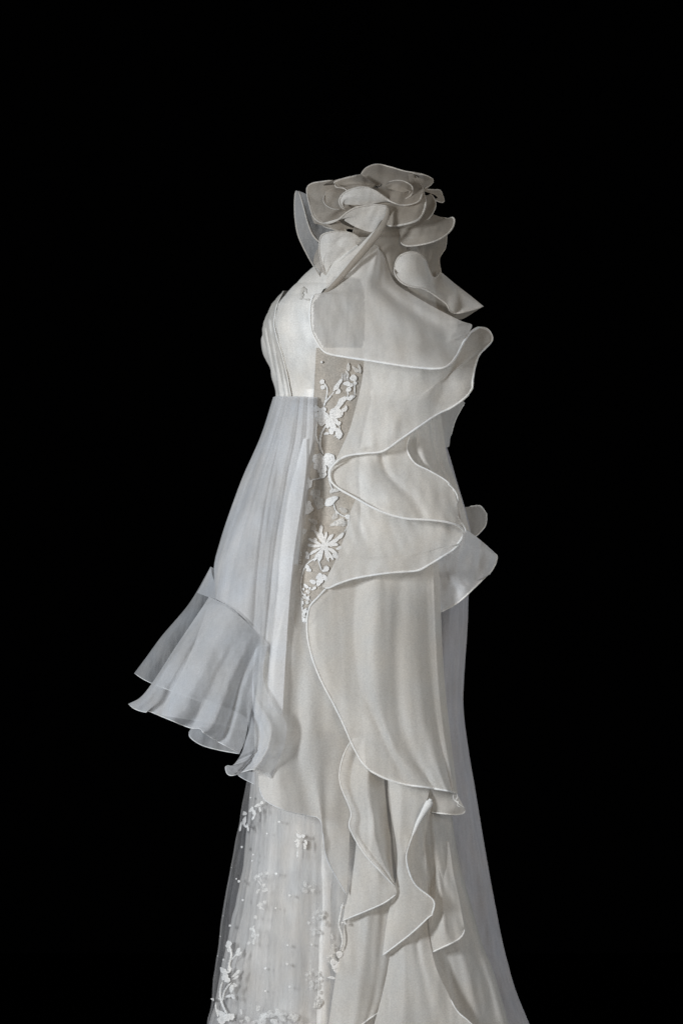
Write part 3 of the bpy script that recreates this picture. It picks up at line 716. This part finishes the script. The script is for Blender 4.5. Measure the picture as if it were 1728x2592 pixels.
# turned back corner below it (dark underside)
cloth('side_flounce', [z6([(1080, 225, 300), (1160, 240, 316), (1240, 252, 318), (1305, 262, 300)]),
                      z6([(1095, 300, 292), (1170, 310, 300), (1250, 310, 300), (1340, 320, 292)]),
                      z6([(1150, 380, 290), (1200, 388, 296), (1290, 397, 296), (1345, 392, 290), (1366, 372, 284)])],
      'organza', gown, nu=50, nv=60, wr=2, hem=[('u1', 0, 1)], hem_r=3.0)
tp = [curve(z5([(1170, 1700, 318), (1165, 1720, 318), (1180, 1745, 316), (1200, 1750, 318), (1195, 1775, 316), (1215, 1785, 316)]), 40),
      curve(z5([(1190, 1695, 318), (1195, 1720, 318), (1182, 1740, 316), (1205, 1765, 318), (1245, 1790, 312)]), 40)]
for p in tp: mesh_obj('loose_thread', *tube_geo(W(p), 0.9 * S, seg=5), M['hem'], gown)

# ---------------- right hand flaps (far/back side)
cloth('back_flounce', [z3([(1270, 690, -86), (1290, 700, -88), (1330, 694, -92), (1365, 692, -96), (1385, 706, -100)]),
                      z3([(1275, 780, -80), (1300, 780, -76), (1350, 770, -80), (1390, 760, -90), (1408, 742, -98)]),
                      z3([(1280, 850, -84), (1310, 876, -84), (1350, 866, -84), (1398, 812, -92), (1409, 770, -98)])],
      'organza_sheer', gown, nu=40, nv=50, wr=1.0, hem=[('u0', .3, 1), ('v1', 0, 1), ('u1', .98, .1)], hem_r=3.0)
cloth('back_flounce', [z3([(1180, 790, 250), (1250, 800, 246), (1300, 838, 236), (1370, 890, 222), (1452, 962, 206)]),
                      z3([(1120, 920, 262), (1200, 920, 262), (1290, 930, 254), (1380, 960, 240), (1468, 990, 214)]),
                      z3([(1060, 1060, 262), (1150, 1060, 258), (1260, 1060, 250), (1360, 1060, 240), (1456, 1040, 216)]),
                      z3([(1060, 1130, 250), (1150, 1130, 246), (1230, 1130, 240), (1330, 1130, 232), (1420, 1095, 216)]),
                      z5([(1060, 505, 236), (1090, 492, 236), (1200, 430, 230), (1310, 330, 222), (1425, 215, 214)])],
      'cool_lit', gown, nu=80, nv=80, wr=3, lx=60, ly=80, folds=[('v', .45, .1, 12, .2), ('v', .75, .08, -10, .1)],
      hem=[('u1', .05, 1), ('v1', .9, .05)], hem_r=3.2)
cloth('back_flounce', [z3([(1120, 120, 40), (1200, 100, 0), (1262, 78, -50), (1282, 92, -70)]),
                      z3([(1130, 200, 40), (1180, 180, 0), (1230, 160, -40), (1258, 130, -66)]),
                      z3([(1140, 280, 30), (1170, 270, 0), (1195, 240, -30), (1225, 195, -60)]),
                      z3([(1150, 350, 20), (1172, 350, 0), (1190, 345, -30), (1197, 290, -56)])],
      'organza_sheer', gown, nu=40, nv=50, wr=2, hem=[('v1', 0, 1)], hem_r=2.6)

# ---------------- mid cascade
# G4: bright back piece right of F3
cloth('side_flounce', [z3([(930, 180, 262), (1010, 150, 280), (1080, 120, 280), (1135, 100, 240)]),
                      z3([(930, 300, 270), (1000, 290, 296), (1080, 270, 290), (1155, 260, 236)]),
                      z3([(940, 400, 276), (1010, 400, 310), (1090, 400, 300), (1185, 430, 240)]),
                      z3([(1000, 520, 280), (1070, 510, 306), (1150, 520, 296), (1232, 560, 244)]),
                      z3([(1060, 660, 280), (1140, 650, 296), (1210, 660, 284), (1272, 690, 250)]),
                      z3([(1120, 800, 276), (1190, 800, 286), (1250, 810, 276), (1312, 845, 250)])],
      'organza', gown, nu=90, nv=60, wr=2, lx=60, ly=160, folds=[('v', .38, .12, 18, .1, 1, .3), ('v', .72, .05, -8, 0)])
# F4
cloth('side_flounce', [z3([(650, 640, 292), (800, 700, 310), (950, 740, 318), (1100, 750, 316), (1255, 790, 300)]),
                      z3([(612, 740, 304), (760, 790, 322), (940, 830, 334), (1110, 830, 340), (1270, 835, 316)]),
                      z3([(585, 860, 312), (740, 890, 332), (910, 910, 346), (1090, 900, 360), (1270, 856, 330)]),
                      z3([(545, 960, 318), (690, 980, 340), (860, 980, 356), (1030, 965, 368), (1260, 890, 346)]),
                      z5([(395, 150, 322), (560, 150, 346), (740, 130, 362), (880, 120, 370), (1020, 60, 362)] if False else [(390, 150, 322), (560, 160, 346), (740, 150, 362), (900, 130, 370), (1190, 48, 352)]),
                      z5([(300, 330, 326), (345, 335, 334), (400, 310, 340), (500, 276, 350), (600, 256, 358), (700, 241, 364), (800, 231, 368), (930, 220, 372), (1010, 180, 374), (1100, 125, 368), (1170, 80, 352), (1222, 20, 330)])],
      'organza', gown, nu=130, nv=120, wr=3.5, lx=80, ly=120,
      folds=[('v', .80, .09, 7, 0, .8, 0), ('v', .66, .07, -8, 0, .4, .6), ('v', .35, .12, 5, 0)],
      hem=[('u1', 0.02, 1), ('v1', .9, .3)], hem_r=4.4)
# F3
cloth('side_flounce', [z3([(640, 370, 300), (760, 330, 310), (860, 290, 318), (960, 285, 322)]),
                      z3([(545, 425, 318), (690, 400, 330), (820, 370, 338), (944, 350, 334)]),
                      z3([(508, 465, 330), (660, 460, 344), (820, 450, 352), (962, 405, 340)]),
                      z3([(496, 500, 336), (660, 510, 354), (840, 510, 364), (1000, 450, 346)]),
                      z3([(497, 530, 338), (680, 570, 362), (880, 580, 374), (1080, 490, 350)]),
                      z3([(508, 560, 342), (720, 640, 368), (960, 640, 380), (1180, 552, 350)]),
                      z3([(530, 582, 346), (790, 690, 376), (1030, 710, 384), (1222, 620, 342)]),
                      z3([(560, 600, 350), (650, 650, 364), (750, 705, 374), (850, 745, 382), (950, 767, 388), (1050, 773, 390), (1150, 782, 382), (1215, 795, 366), (1245, 740, 346)])],
      'organza', gown, nu=120, nv=120, wr=3, lx=80, ly=120,
      folds=[('v', .66, .05, -12, .05, 1.2, .5), ('v', .45, .12, 8, 0)],
      hem=[('v1', .85, 0)], hem_r=2.8)
hp = curve(z3([(560, 415, 352), (530, 440, 350), (508, 465, 346), (496, 495, 344), (497, 530, 346), (512, 562, 350), (560, 600, 356), (650, 650, 370), (750, 705, 380), (850, 745, 388), (950, 768, 394), (1050, 773, 396), (1150, 783, 388), (1225, 800, 372), (1262, 822, 352), (1278, 850, 340)]), 150)
fl = [o for o in gown.children if o.name.startswith('side_flounce')]
mesh_obj('rolled_hem', *tube_geo(W(hp), 2.9 * S * (1 + .06 * np.sin(np.arange(150) * .4))), M['hem'], fl[-1])
# ridge from F3 to the flap on the right
hp = curve(z3([(1180, 560, 352), (1220, 600, 344), (1240, 650, 338), (1225, 700, 340), (1240, 760, 342), (1278, 815, 330), (1290, 850, 320)]), 80)
mesh_obj('rolled_hem', *tube_geo(W(hp), 2.0 * S * (1 + .06 * np.sin(np.arange(80) * .4))), M['hem'], fl[-1])
# F2
cloth('side_flounce', [z2([(712, 640, 268), (880, 600, 290), (1050, 600, 290), (1220, 560, 270), (1340, 520, 240), (1440, 476, 226)]),
                      z2([(705, 760, 284), (860, 760, 312), (1020, 760, 320), (1200, 700, 300), (1360, 600, 264), (1500, 492, 240)]),
                      z2([(685, 880, 296), (840, 880, 328), (990, 900, 342), (1180, 820, 324), (1340, 700, 290), (1527, 560, 262)]),
                      z3([(640, 150, 306), (760, 140, 340), (880, 120, 354), (1020, 60, 344), (1180, -80, 320), (1390, -250 + 130, 290)] if False else [(637, 150, 306), (760, 140, 340), (880, 120, 354), (1010, 60, 346), (1140, -30, 326), (1360, -180, 280)]),
                      z3([(600, 270, 316), (720, 250, 348), (840, 220, 362), (960, 150, 358), (1100, 70, 340), (1330, -60, 296)]),
                      z3([(512, 462, 330), (540, 430, 338), (600, 400, 346), (700, 386, 356), (780, 380, 364), (830, 360, 368), (900, 310, 370), (1000, 240, 368), (1120, 160, 354), (1210, 115, 336), (1290, 55, 316), (1325, 5, 300)])],
      'organza', gown, nu=120, nv=130, wr=3.5, lx=90, ly=120,
      folds=[('u', .45, .16, -10, 0), ('v', .74, .12, -22, 0), ('v', .35, .12, 8, 0)],
      hem=[('u1', 0, 1), ('v1', 1, 0)], hem_r=4.4)

# opaque second layer behind the shoulder flounce
cloth('flounce_lining', [z2([(560, 158, 268), (700, 150, 280), (860, 150, 276), (950, 240, 262)]),
                        z2([(700, 178, 274), (780, 200, 286), (900, 240, 280), (1010, 290, 262)]),
                        z2([(722, 260, 280), (820, 300, 296), (960, 330, 290), (1180, 380, 262)]),
                        z2([(718, 420, 286), (850, 430, 306), (1020, 450, 298), (1300, 440, 256)]),
                        z2([(715, 600, 292), (860, 600, 314), (1020, 600, 306), (1280, 520, 262)]),
                        z2([(712, 680, 292), (860, 690, 314), (1020, 700, 306), (1200, 640, 262)])],
      'organza', gown, nu=70, nv=60, wr=2)

# F1 shoulder flounce
cloth('shoulder_flounce', [z1([(690, 670, 330), (700, 672, 332), (715, 680, 332), (735, 700, 324)]),
                          z1([(600, 760, 344), (660, 750, 354), (730, 750, 350), (775, 770, 328)]),
                          z1([(500, 870, 354), (600, 860, 368), (710, 850, 362), (800, 860, 332)]),
                          z1([(345, 1000, 362), (520, 980, 380), (700, 960, 374), (850, 950, 336)]),
                          z2([(392, 270, 366), (620, 280, 392), (840, 290, 384), (1040, 280, 340)]),
                          z2([(368, 340, 368), (640, 370, 400), (900, 380, 396), (1180, 360, 346)]),
                          z2([(366, 430, 370), (640, 460, 406), (950, 470, 404), (1330, 435, 336)]),
                          z2([(380, 510, 374), (660, 540, 412), (980, 560, 414), (1400, 462, 316)]),
                          z2([(412, 575, 380), (700, 610, 418), (1020, 640, 424), (1380, 520, 320)]),
                          z2([(440, 617, 384), (482, 645, 392), (600, 668, 408), (750, 690, 420), (900, 714, 430), (1050, 734, 434), (1180, 741, 428), (1250, 720, 412), (1302, 660, 380), (1345, 575, 344), (1392, 508, 312), (1430, 482, 290), (1462, 474, 270)])],
      'shoulder', gown, nu=140, nv=120, wr=2.6, lx=90, ly=110, seed=33,
      folds=[('v', .62, .10, 7, .1), ('v', .80, .08, -16, .1, .2, 1)],
      hem=[('v0', .42, 1), ('u1', 0, 1)], hem_r=4.6, label='wide shoulder flounce over the armhole')

# ---------------- organza rose on the shoulder
rose = bpy.data.objects.new('organza_rose', None)
sc.collection.objects.link(rose); rose.parent = gown
def petal(rails, mat='petal', hem=(('u1', 0, 1),), r=3.6, **k):
    k.setdefault('wr', 1.8); k.setdefault('lx', 55); k.setdefault('ly', 60)
    return cloth('petal', [z1(x) for x in rails], mat, rose, nu=60, nv=64, hem=list(hem) if hem else None, hem_r=r, merge=True, **k)
# leftmost dark petal
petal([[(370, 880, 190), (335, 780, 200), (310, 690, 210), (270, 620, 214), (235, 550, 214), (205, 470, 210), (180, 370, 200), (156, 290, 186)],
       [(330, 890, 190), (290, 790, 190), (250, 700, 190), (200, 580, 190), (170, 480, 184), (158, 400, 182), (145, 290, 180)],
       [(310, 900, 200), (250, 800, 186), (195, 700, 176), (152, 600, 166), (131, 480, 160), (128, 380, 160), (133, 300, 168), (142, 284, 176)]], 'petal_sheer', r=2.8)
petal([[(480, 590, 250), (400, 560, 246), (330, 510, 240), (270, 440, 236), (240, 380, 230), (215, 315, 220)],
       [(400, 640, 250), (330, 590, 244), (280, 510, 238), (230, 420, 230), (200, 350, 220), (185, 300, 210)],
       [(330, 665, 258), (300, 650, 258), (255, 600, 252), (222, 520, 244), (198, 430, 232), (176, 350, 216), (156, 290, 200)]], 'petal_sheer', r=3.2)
# tiny far right petals
petal([[(1030, 270, 270), (1080, 285, 256), (1120, 300, 240)], [(1040, 290, 270), (1100, 310, 254), (1150, 330, 232)],
       [(1045, 275, 268), (1100, 281, 250), (1152, 283, 230), (1170, 312, 222), (1184, 360, 220), (1165, 370, 228), (1110, 352, 250)]], r=2.6)
# hidden heart of the rose so that nothing shows through
petal([[(380, 480, 268), (520, 560, 262), (700, 600, 266), (860, 600, 270), (1000, 560, 262)],
       [(330, 380, 272), (520, 380, 290), (700, 380, 296), (880, 380, 290), (1040, 400, 262)],
       [(300, 250, 250), (480, 195, 246), (700, 170, 246), (900, 190, 246), (1035, 262, 250)]], hem=None)
# back right long petal below p_k
petal([[(880, 640, 262), (960, 620, 268), (1060, 600, 262), (1150, 580, 240), (1205, 590, 214)],
       [(880, 720, 270), (960, 690, 276), (1050, 690, 266), (1130, 680, 240), (1195, 690, 210)],
       [(900, 800, 276), (980, 770, 280), (1060, 780, 266), (1110, 790, 244), (1152, 770, 214)],
       [(960, 900, 284), (1030, 900, 280), (1090, 920, 268), (1130, 910, 250), (1165, 880, 220)]],
      hem=(('v1', 0, 1),), r=2.4, wr=4)
# drape between rose and shoulder
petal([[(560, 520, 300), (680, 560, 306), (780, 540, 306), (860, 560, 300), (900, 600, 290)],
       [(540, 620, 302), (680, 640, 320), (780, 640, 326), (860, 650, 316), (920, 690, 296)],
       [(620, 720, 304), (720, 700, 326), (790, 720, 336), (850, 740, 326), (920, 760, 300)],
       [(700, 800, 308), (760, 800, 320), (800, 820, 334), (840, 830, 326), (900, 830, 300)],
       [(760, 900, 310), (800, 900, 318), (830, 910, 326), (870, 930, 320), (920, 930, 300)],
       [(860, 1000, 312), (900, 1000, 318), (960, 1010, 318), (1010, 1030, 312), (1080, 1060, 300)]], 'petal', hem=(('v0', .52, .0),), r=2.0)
# top back petal
petal([[(560, 300, 300), (700, 330, 312), (850, 330, 312), (980, 330, 300), (1050, 290, 280)],
       [(570, 240, 292), (700, 240, 300), (850, 230, 300), (980, 240, 288), (1080, 260, 260)],
       [(585, 185, 280), (640, 165, 280), (730, 160, 278), (850, 175, 280), (990, 200, 270), (1100, 236, 244)],
       [(590, 178, 270), (640, 124, 258), (715, 101, 250), (800, 119, 252), (900, 148, 254), (1000, 165, 252), (1060, 181, 246), (1104, 207, 240)]],
      r=3.2, folds=[('v', .35, .1, -12, 0, 0, 1), ('v', .82, .04, -12, 0, 0, 1)])
petal([[(960, 200, 296), (1000, 240, 300), (1035, 290, 298)], [(1010, 190, 284), (1050, 220, 290), (1045, 262, 290)], [(960, 166, 262), (1040, 176, 256), (1090, 196, 250), (1108, 218, 250), (1090, 246, 258), (1045, 272, 276)]], r=2.6)
# big left petal
petal([[(640, 250, 318), (600, 300, 322), (620, 350, 322), (680, 380, 322)],
       [(480, 240, 312), (440, 320, 322), (470, 400, 324), (560, 420, 322)],
       [(330, 250, 300), (310, 350, 318), (370, 440, 322), (480, 455, 322)],
       [(400, 213, 290), (330, 222, 284), (255, 235, 280), (218, 262, 284), (216, 310, 292), (236, 400, 304), (258, 468, 312), (300, 508, 316), (360, 520, 320), (420, 500, 322), (470, 465, 324)]],
      r=2.8, folds=[('v', .35, .1, -14, 0, .2, 1), ('v', .7, .12, 8)])
# rolled strip top left
petal([[(430, 268, 322), (500, 262, 326), (600, 262, 326), (680, 262, 320)],
       [(440, 250, 332), (520, 236, 338), (600, 230, 334), (690, 236, 318)],
       [(404, 236, 322), (420, 222, 326), (480, 202, 328), (550, 186, 318), (600, 176, 300)]], r=4.2)
petal([[(420, 262, 322), (480, 270, 322), (500, 280, 320)], [(350, 290, 322), (420, 300, 332), (500, 300, 326)], [(345, 320, 322), (380, 350, 328), (440, 372, 330), (470, 380, 330)]], hem=None)
# right inner warm petals
petal([[(1000, 300, 296), (960, 380, 300), (900, 460, 300), (860, 540, 296)],
       [(1060, 320, 292), (1060, 400, 298), (1000, 480, 300), (880, 580, 298)],
       [(1092, 308, 284), (1120, 358, 290), (1121, 408, 298), (1096, 460, 304), (1048, 512, 308), (960, 562, 312), (900, 598, 314), (872, 640, 316)]], r=3.2)
# right pointed petal
petal([[(860, 560, 306), (960, 540, 312), (1060, 490, 306), (1110, 455, 296)],
       [(875, 610, 318), (980, 580, 330), (1080, 530, 326), (1170, 478, 300)],
       [(872, 640, 328), (888, 664, 334), (930, 679, 340), (1020, 671, 346), (1120, 645, 344), (1195, 604, 334), (1243, 553, 318), (1258, 500, 302), (1245, 478, 296), (1212, 486, 294), (1160, 474, 292)]],
      r=3.4, folds=[('v', .4, .15, 8)])
# lower centre petal
petal([[(470, 380, 334), (620, 390, 340), (760, 370, 344), (900, 380, 344), (1020, 330, 330)],
       [(620, 420, 340), (720, 430, 352), (850, 430, 360), (960, 420, 356), (1045, 320, 330)],
       [(740, 490, 344), (810, 480, 360), (900, 470, 368), (990, 440, 360), (1052, 350, 332)],
       [(785, 536, 350), (840, 536, 360), (900, 527, 368), (960, 512, 372), (1005, 490, 368), (1036, 445, 352), (1054, 380, 336), (1046, 310, 320)]],
      r=4.2)
# petal g, crescent with soft rim
petal([[(470, 384, 352), (560, 388, 358), (640, 386, 358), (760, 366, 352), (800, 366, 350)],
       [(450, 368, 358), (540, 330, 372), (640, 330, 372), (760, 350, 360), (830, 376, 352)],
       [(490, 428, 350), (455, 396, 354), (445, 352, 360), (478, 304, 366), (548, 272, 370), (630, 264, 370), (700, 290, 368), (780, 345, 362), (840, 382, 356)]],
      'organza', r=3.8)
# top inner swirl (shaded cup) with stones
petal([[(700, 300, 356), (800, 360, 360), (900, 390, 360), (1000, 366, 352), (1036, 300, 330)],
       [(700, 280, 344), (800, 300, 344), (900, 320, 344), (980, 310, 336), (1036, 280, 322)],
       [(690, 262, 336), (740, 240, 326), (800, 228, 318), (900, 240, 312), (980, 250, 306), (1040, 268, 304)]], hem=(('u0', .1, 1),), r=3.0,
      folds=[('v', .5, .1, 9, .2)])
# petal f, pale triangle
petal([[(480, 500, 340), (560, 545, 342), (660, 580, 344), (700, 560, 350)],
       [(470, 480, 348), (580, 480, 356), (690, 490, 362), (740, 500, 362)],
       [(330, 516, 330), (380, 516, 338), (440, 490, 350), (500, 440, 362), (560, 408, 368), (630, 394, 372), (700, 386, 374), (780, 400, 374), (786, 430, 370), (765, 490, 366)]],
      'organza', r=3.4)
petal([[(330, 520, 324), (420, 575, 318), (480, 590, 316)], [(400, 530, 326), (440, 560, 322), (500, 560, 318)], [(440, 500, 330), (480, 530, 324), (560, 560, 318)]], hem=None)
# low left leaf shaped petal
petal([[(352, 868, 322), (380, 820, 330), (450, 760, 340), (530, 700, 344), (600, 642, 344)],
       [(320, 760, 326), (380, 720, 342), (450, 680, 350), (520, 650, 352), (598, 640, 346)],
       [(345, 880, 320), (318, 800, 324), (303, 720, 328), (303, 650, 334), (322, 602, 340), (380, 581, 348), (450, 576, 352), (530, 590, 352), (575, 615, 350), (600, 640, 348)]],
      'organza', r=3.2)
petal([[(310, 660, 300), (400, 660, 300), (480, 700, 304)], [(270, 740, 290), (340, 800, 300), (400, 800, 304)], [(260, 800, 286), (300, 850, 296), (350, 890, 304)]], hem=None)
# strip left of the roll
petal([[(360, 880, 318), (400, 830, 324), (480, 760, 330), (560, 700, 336), (640, 620, 342), (720, 540, 348)],
       [(350, 930, 330), (420, 890, 338), (500, 810, 344), (580, 730, 350), (660, 650, 354), (740, 540, 358)],
       [(350, 1000, 340), (410, 950, 352), (475, 880, 358), (545, 800, 364), (620, 710, 368), (700, 610, 372)]], 'organza', hem=None)
# the long roll
rp = curve(z1([(778, 398, 376), (786, 425, 380), (776, 480, 386), (735, 560, 388), (680, 635, 386), (620, 710, 384), (555, 785, 380), (490, 862, 376), (430, 930, 370), (372, 985, 364), (330, 1012, 360)]), 120)
mesh_obj('rolled_fold', *tube_geo(W(rp), np.interp(np.arange(120), [0, 8, 30, 60, 100, 119], [4, 5, 9.5, 8.0, 6.2, 4]) * S, seg=14, flat=0.8, cap=.4), M['petal'], rose)
# right loop flounce with the sharp point
petal([[(835, 845, 338), (845, 790, 344), (880, 745, 348), (940, 724, 346), (1000, 730, 336), (1050, 775, 316), (1078, 850, 296), (1110, 905, 286), (1150, 885, 262), (1166, 868, 250), (1260, 945, 262), (1370, 1030, 276), (1462, 1104, 286)],
       [(850, 880, 350), (890, 840, 362), (940, 810, 364), (990, 810, 356), (1040, 850, 340), (1080, 910, 330), (1110, 950, 316), (1150, 950, 306), (1180, 950, 300), (1260, 1000, 296), (1370, 1060, 290), (1464, 1105, 288)],
       [(833, 862, 354), (850, 902, 362), (900, 948, 372), (960, 968, 374), (1020, 976, 372), (1080, 1002, 366), (1150, 1050, 356), (1205, 1094, 348), (1225, 1135, 342), (1262, 1155, 334), (1330, 1146, 320), (1420, 1122, 300), (1466, 1106, 290)]],
      'organza', hem=(('u1', 1, 0), ('u0', 0, .6)), r=3.6, folds=[('v', .72, .05, -14, 0, .3, 1)], wr=1)
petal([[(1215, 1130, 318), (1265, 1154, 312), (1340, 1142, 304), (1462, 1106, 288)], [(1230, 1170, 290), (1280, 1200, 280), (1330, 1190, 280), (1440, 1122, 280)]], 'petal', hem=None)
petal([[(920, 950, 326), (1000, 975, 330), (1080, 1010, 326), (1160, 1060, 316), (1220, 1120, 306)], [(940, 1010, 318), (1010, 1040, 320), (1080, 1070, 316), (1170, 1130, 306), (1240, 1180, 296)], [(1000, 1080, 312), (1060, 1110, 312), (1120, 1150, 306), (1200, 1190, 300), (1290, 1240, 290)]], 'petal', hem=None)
# small inner petals round the heart
petal([[(520, 250, 344), (600, 250, 350), (680, 262, 350)], [(470, 262, 350), (560, 285, 358), (660, 300, 358)], [(412, 238, 340), (425, 262, 348), (480, 272, 354), (500, 300, 358), (470, 330, 360)]], r=2.6)
petal([[(760, 262, 352), (820, 280, 356), (900, 300, 354)], [(800, 232, 350), (870, 250, 352), (950, 290, 348)], [(790, 226, 340), (850, 214, 336), (910, 224, 334), (960, 262, 336), (950, 320, 344), (900, 350, 352)]], r=2.4)
petal([[(930, 170, 268), (940, 230, 300), (960, 300, 320)], [(965, 170, 270), (985, 230, 300), (1000, 300, 318)], [(985, 180, 268), (1010, 225, 290), (1030, 262, 306), (1044, 310, 318), (1040, 350, 326)]], r=2.6)
petal([[(345, 300, 318), (400, 330, 326), (470, 345, 332)], [(335, 350, 324), (400, 400, 332), (470, 420, 334)], [(350, 300, 318), (332, 345, 326), (345, 385, 332), (395, 415, 336), (450, 420, 338)]], r=1.8)
petal([[(240, 460, 300), (330, 440, 310), (420, 440, 320)], [(270, 520, 304), (350, 520, 312), (440, 500, 322)], [(300, 512, 300), (345, 545, 302), (400, 560, 306), (455, 577, 312), (500, 576, 320)]], r=2.4)
# stones at the heart
for i, (x, y, r) in enumerate([(693, 262, 2.6), (706, 263, 3.4), (722, 258, 3.2), (736, 252, 2.6), (742, 244, 2.0), (714, 270, 2.2)]):
    (a, b, _), = z1([(x, y)], 0)
    V = []; F = []
    for k in range(6):
        t = k * math.pi / 3; V.append((a + r * math.cos(t), b + r * math.sin(t), 372)); 
    for k in range(6):
        t = k * math.pi / 3; V.append((a + .55 * r * math.cos(t), b + .55 * r * math.sin(t), 375))
    F = [(k, (k + 1) % 6, 6 + (k + 1) % 6, 6 + k) for k in range(6)] + [tuple(range(6, 12))]
    mesh_obj('rhinestone', W(np.array(V, float)), F, M['stone' if i in (1, 2) else 'stone_dark'], rose, smooth=False)

# ---------------- appliqué on the lower skirt
tq = [o for o in gown.children if o.name == 'tulle_overskirt'][0]
td = lambda x, y: tull.d(x, y) + 1.5
LD = 'lace_faint'
for x, y, r in [(430, 630, 4), (402, 965, 4.5), (440, 1145, 4), (315, 1395, 4.2), (378, 940, 3), (675, 500, 3), (795, 385, 4.2), (895, 1100, 4.2), (760, 1225, 3.4), (875, 1585, 4), (870, 1770, 4.6), (895, 1990, 4), (660, 1810, 4.5), (765, 890, 4.5), (540, 705, 3), (530, 765, 3), (250, 1725, 3.5), (250, 1300, 1.5), (222, 1500, 2.0), (196, 1690, 2.0), (330, 830, 1.5), (1110, 1580, 4), (660, 2030, 3.5), (515, 150, 3)]:
    lace_blob(z7, x, y, r * .75, tq, td, 'lace', 'embroidered_dot')
def spray(pairs, mat, fr=z7):
    for a in pairs: lace_leaf(fr, *a, tq, td, mat)
spray([(440, 320, 480, 300, 7), (470, 330, 450, 420, 6), (430, 380, 410, 480, 3.5), (480, 400, 495, 480, 3), (500, 290, 540, 240, 6), (540, 260, 560, 330, 6), (560, 300, 530, 370, 4), (600, 210, 640, 190, 5), (600, 240, 610, 290, 4), (440, 410, 480, 440, 4), (550, 240, 610, 215, 5)], 'lace')
spray([(960, 500, 1010, 540, 6), (1010, 510, 1040, 540, 6), (990, 560, 970, 640, 6), (1030, 590, 1045, 655, 5), (975, 630, 970, 740, 2.5), (940, 580, 990, 560, 4), (1040, 560, 1060, 610, 5)], 'lace')
spray([(1040, 960, 1060, 1020, 6), (1085, 1000, 1100, 1020, 8), (1020, 1030, 1050, 1060, 7), (1100, 1040, 1130, 1070, 7), (1060, 1040, 1045, 1080, 5)], LD)
lace_stem(z7, [(300, 1570), (325, 1640), (330, 1700), (310, 1780), (320, 1850)], 3.4, tq, td)
lace_stem(z7, [(330, 1730), (370, 1690), (400, 1640)], 2.6, tq, td)
lace_blob(z7, 305, 1570, 7.5, tq, td); lace_blob(z7, 290, 1590, 5, tq, td); lace_blob(z7, 310, 1630, 6.5, tq, td)
spray([(380, 1690, 410, 1610, 6), (390, 1690, 430, 1650, 5), (220, 1800, 290, 1870, 9), (300, 1860, 310, 1790, 7), (240, 1900, 300, 1880, 10), (260, 1940, 320, 1920, 9), (330, 1900, 415, 1820, 5), (340, 1920, 400, 1880, 4), (350, 1950, 380, 1990, 6), (325, 2050, 345, 1970, 8), (240, 1930, 260, 1880, 7)], 'lace')
lace_stem(z7, [(245, 1940), (225, 2020), (225, 2090), (250, 2180), (290, 2260)], 3.4, tq, td)
lace_stem(z7, [(330, 1950), (280, 2010), (255, 2070), (245, 2130)], 3.2, tq, td)
spray([(270, 2090, 330, 2075, 5), (330, 2060, 360, 2110, 6), (200, 2100, 240, 2120, 4), (180, 2210, 290, 2300, 10), (210, 2290, 330, 2270, 12), (290, 2290, 360, 2260, 10), (190, 2300, 260, 2350, 12), (130, 2105, 160, 2125, 4)], 'lace')
lace_stem(z7, [(175, 2140), (185, 2220), (205, 2290)], 2.4, tq, td)
# worn inner lace, right part
r2 = random.Random(8)
def cluster(x0, y0, x1, y1, n, mat, rmin, rmax):
    for _ in range(n):
        x = r2.gauss((x0 + x1) / 2, (x1 - x0) / 4.5); y = r2.uniform(y0, y1)
        a = r2.uniform(0, 6.28); l = r2.uniform(rmin, rmax) * 2
        lace_leaf(z7, x, y, x + l * math.cos(a), y + l * math.sin(a) * 1.3, r2.uniform(rmin, rmax) * .22, tq, td, mat)
cluster(1100, 1250, 1290, 1470, 15, LD, 14, 30)
cluster(1250, 1580, 1400, 1800, 15, LD, 14, 34)
cluster(1100, 1850, 1220, 2210, 22, LD, 12, 30)
cluster(580, 830, 690, 1250, 14, LD, 12, 28)
cluster(510, 1280, 600, 1600, 12, LD, 12, 26)
cluster(450, 2230, 1040, 2360, 34, LD, 18, 40)
cluster(1040, 1820, 1160, 1960, 8, LD, 10, 22)
# lace edge against the side flounces
lace_stem(z7, [(1415, 1170), (1400, 1230), (1382, 1330), (1375, 1390), (1400, 1480), (1410, 1560), (1385, 1640)], 2.6, tq, lambda x, y: 318, name='lace_edge')
lace_stem(z7, [(1395, 1370), (1430, 1365), (1445, 1390)], 2.6, tq, lambda x, y: 322, name='lace_edge')
for a in [(1410, 1180, 1400, 1240, 6), (1350, 1650, 1400, 1700, 12), (1300, 1720, 1385, 1800, 16), (1320, 1790, 1370, 1850, 10), (1290, 1760, 1340, 1740, 9), (1260, 1900, 1345, 1910, 4)]:
    lace_leaf(z7, *a, tq, lambda x, y: 312, 'lace')
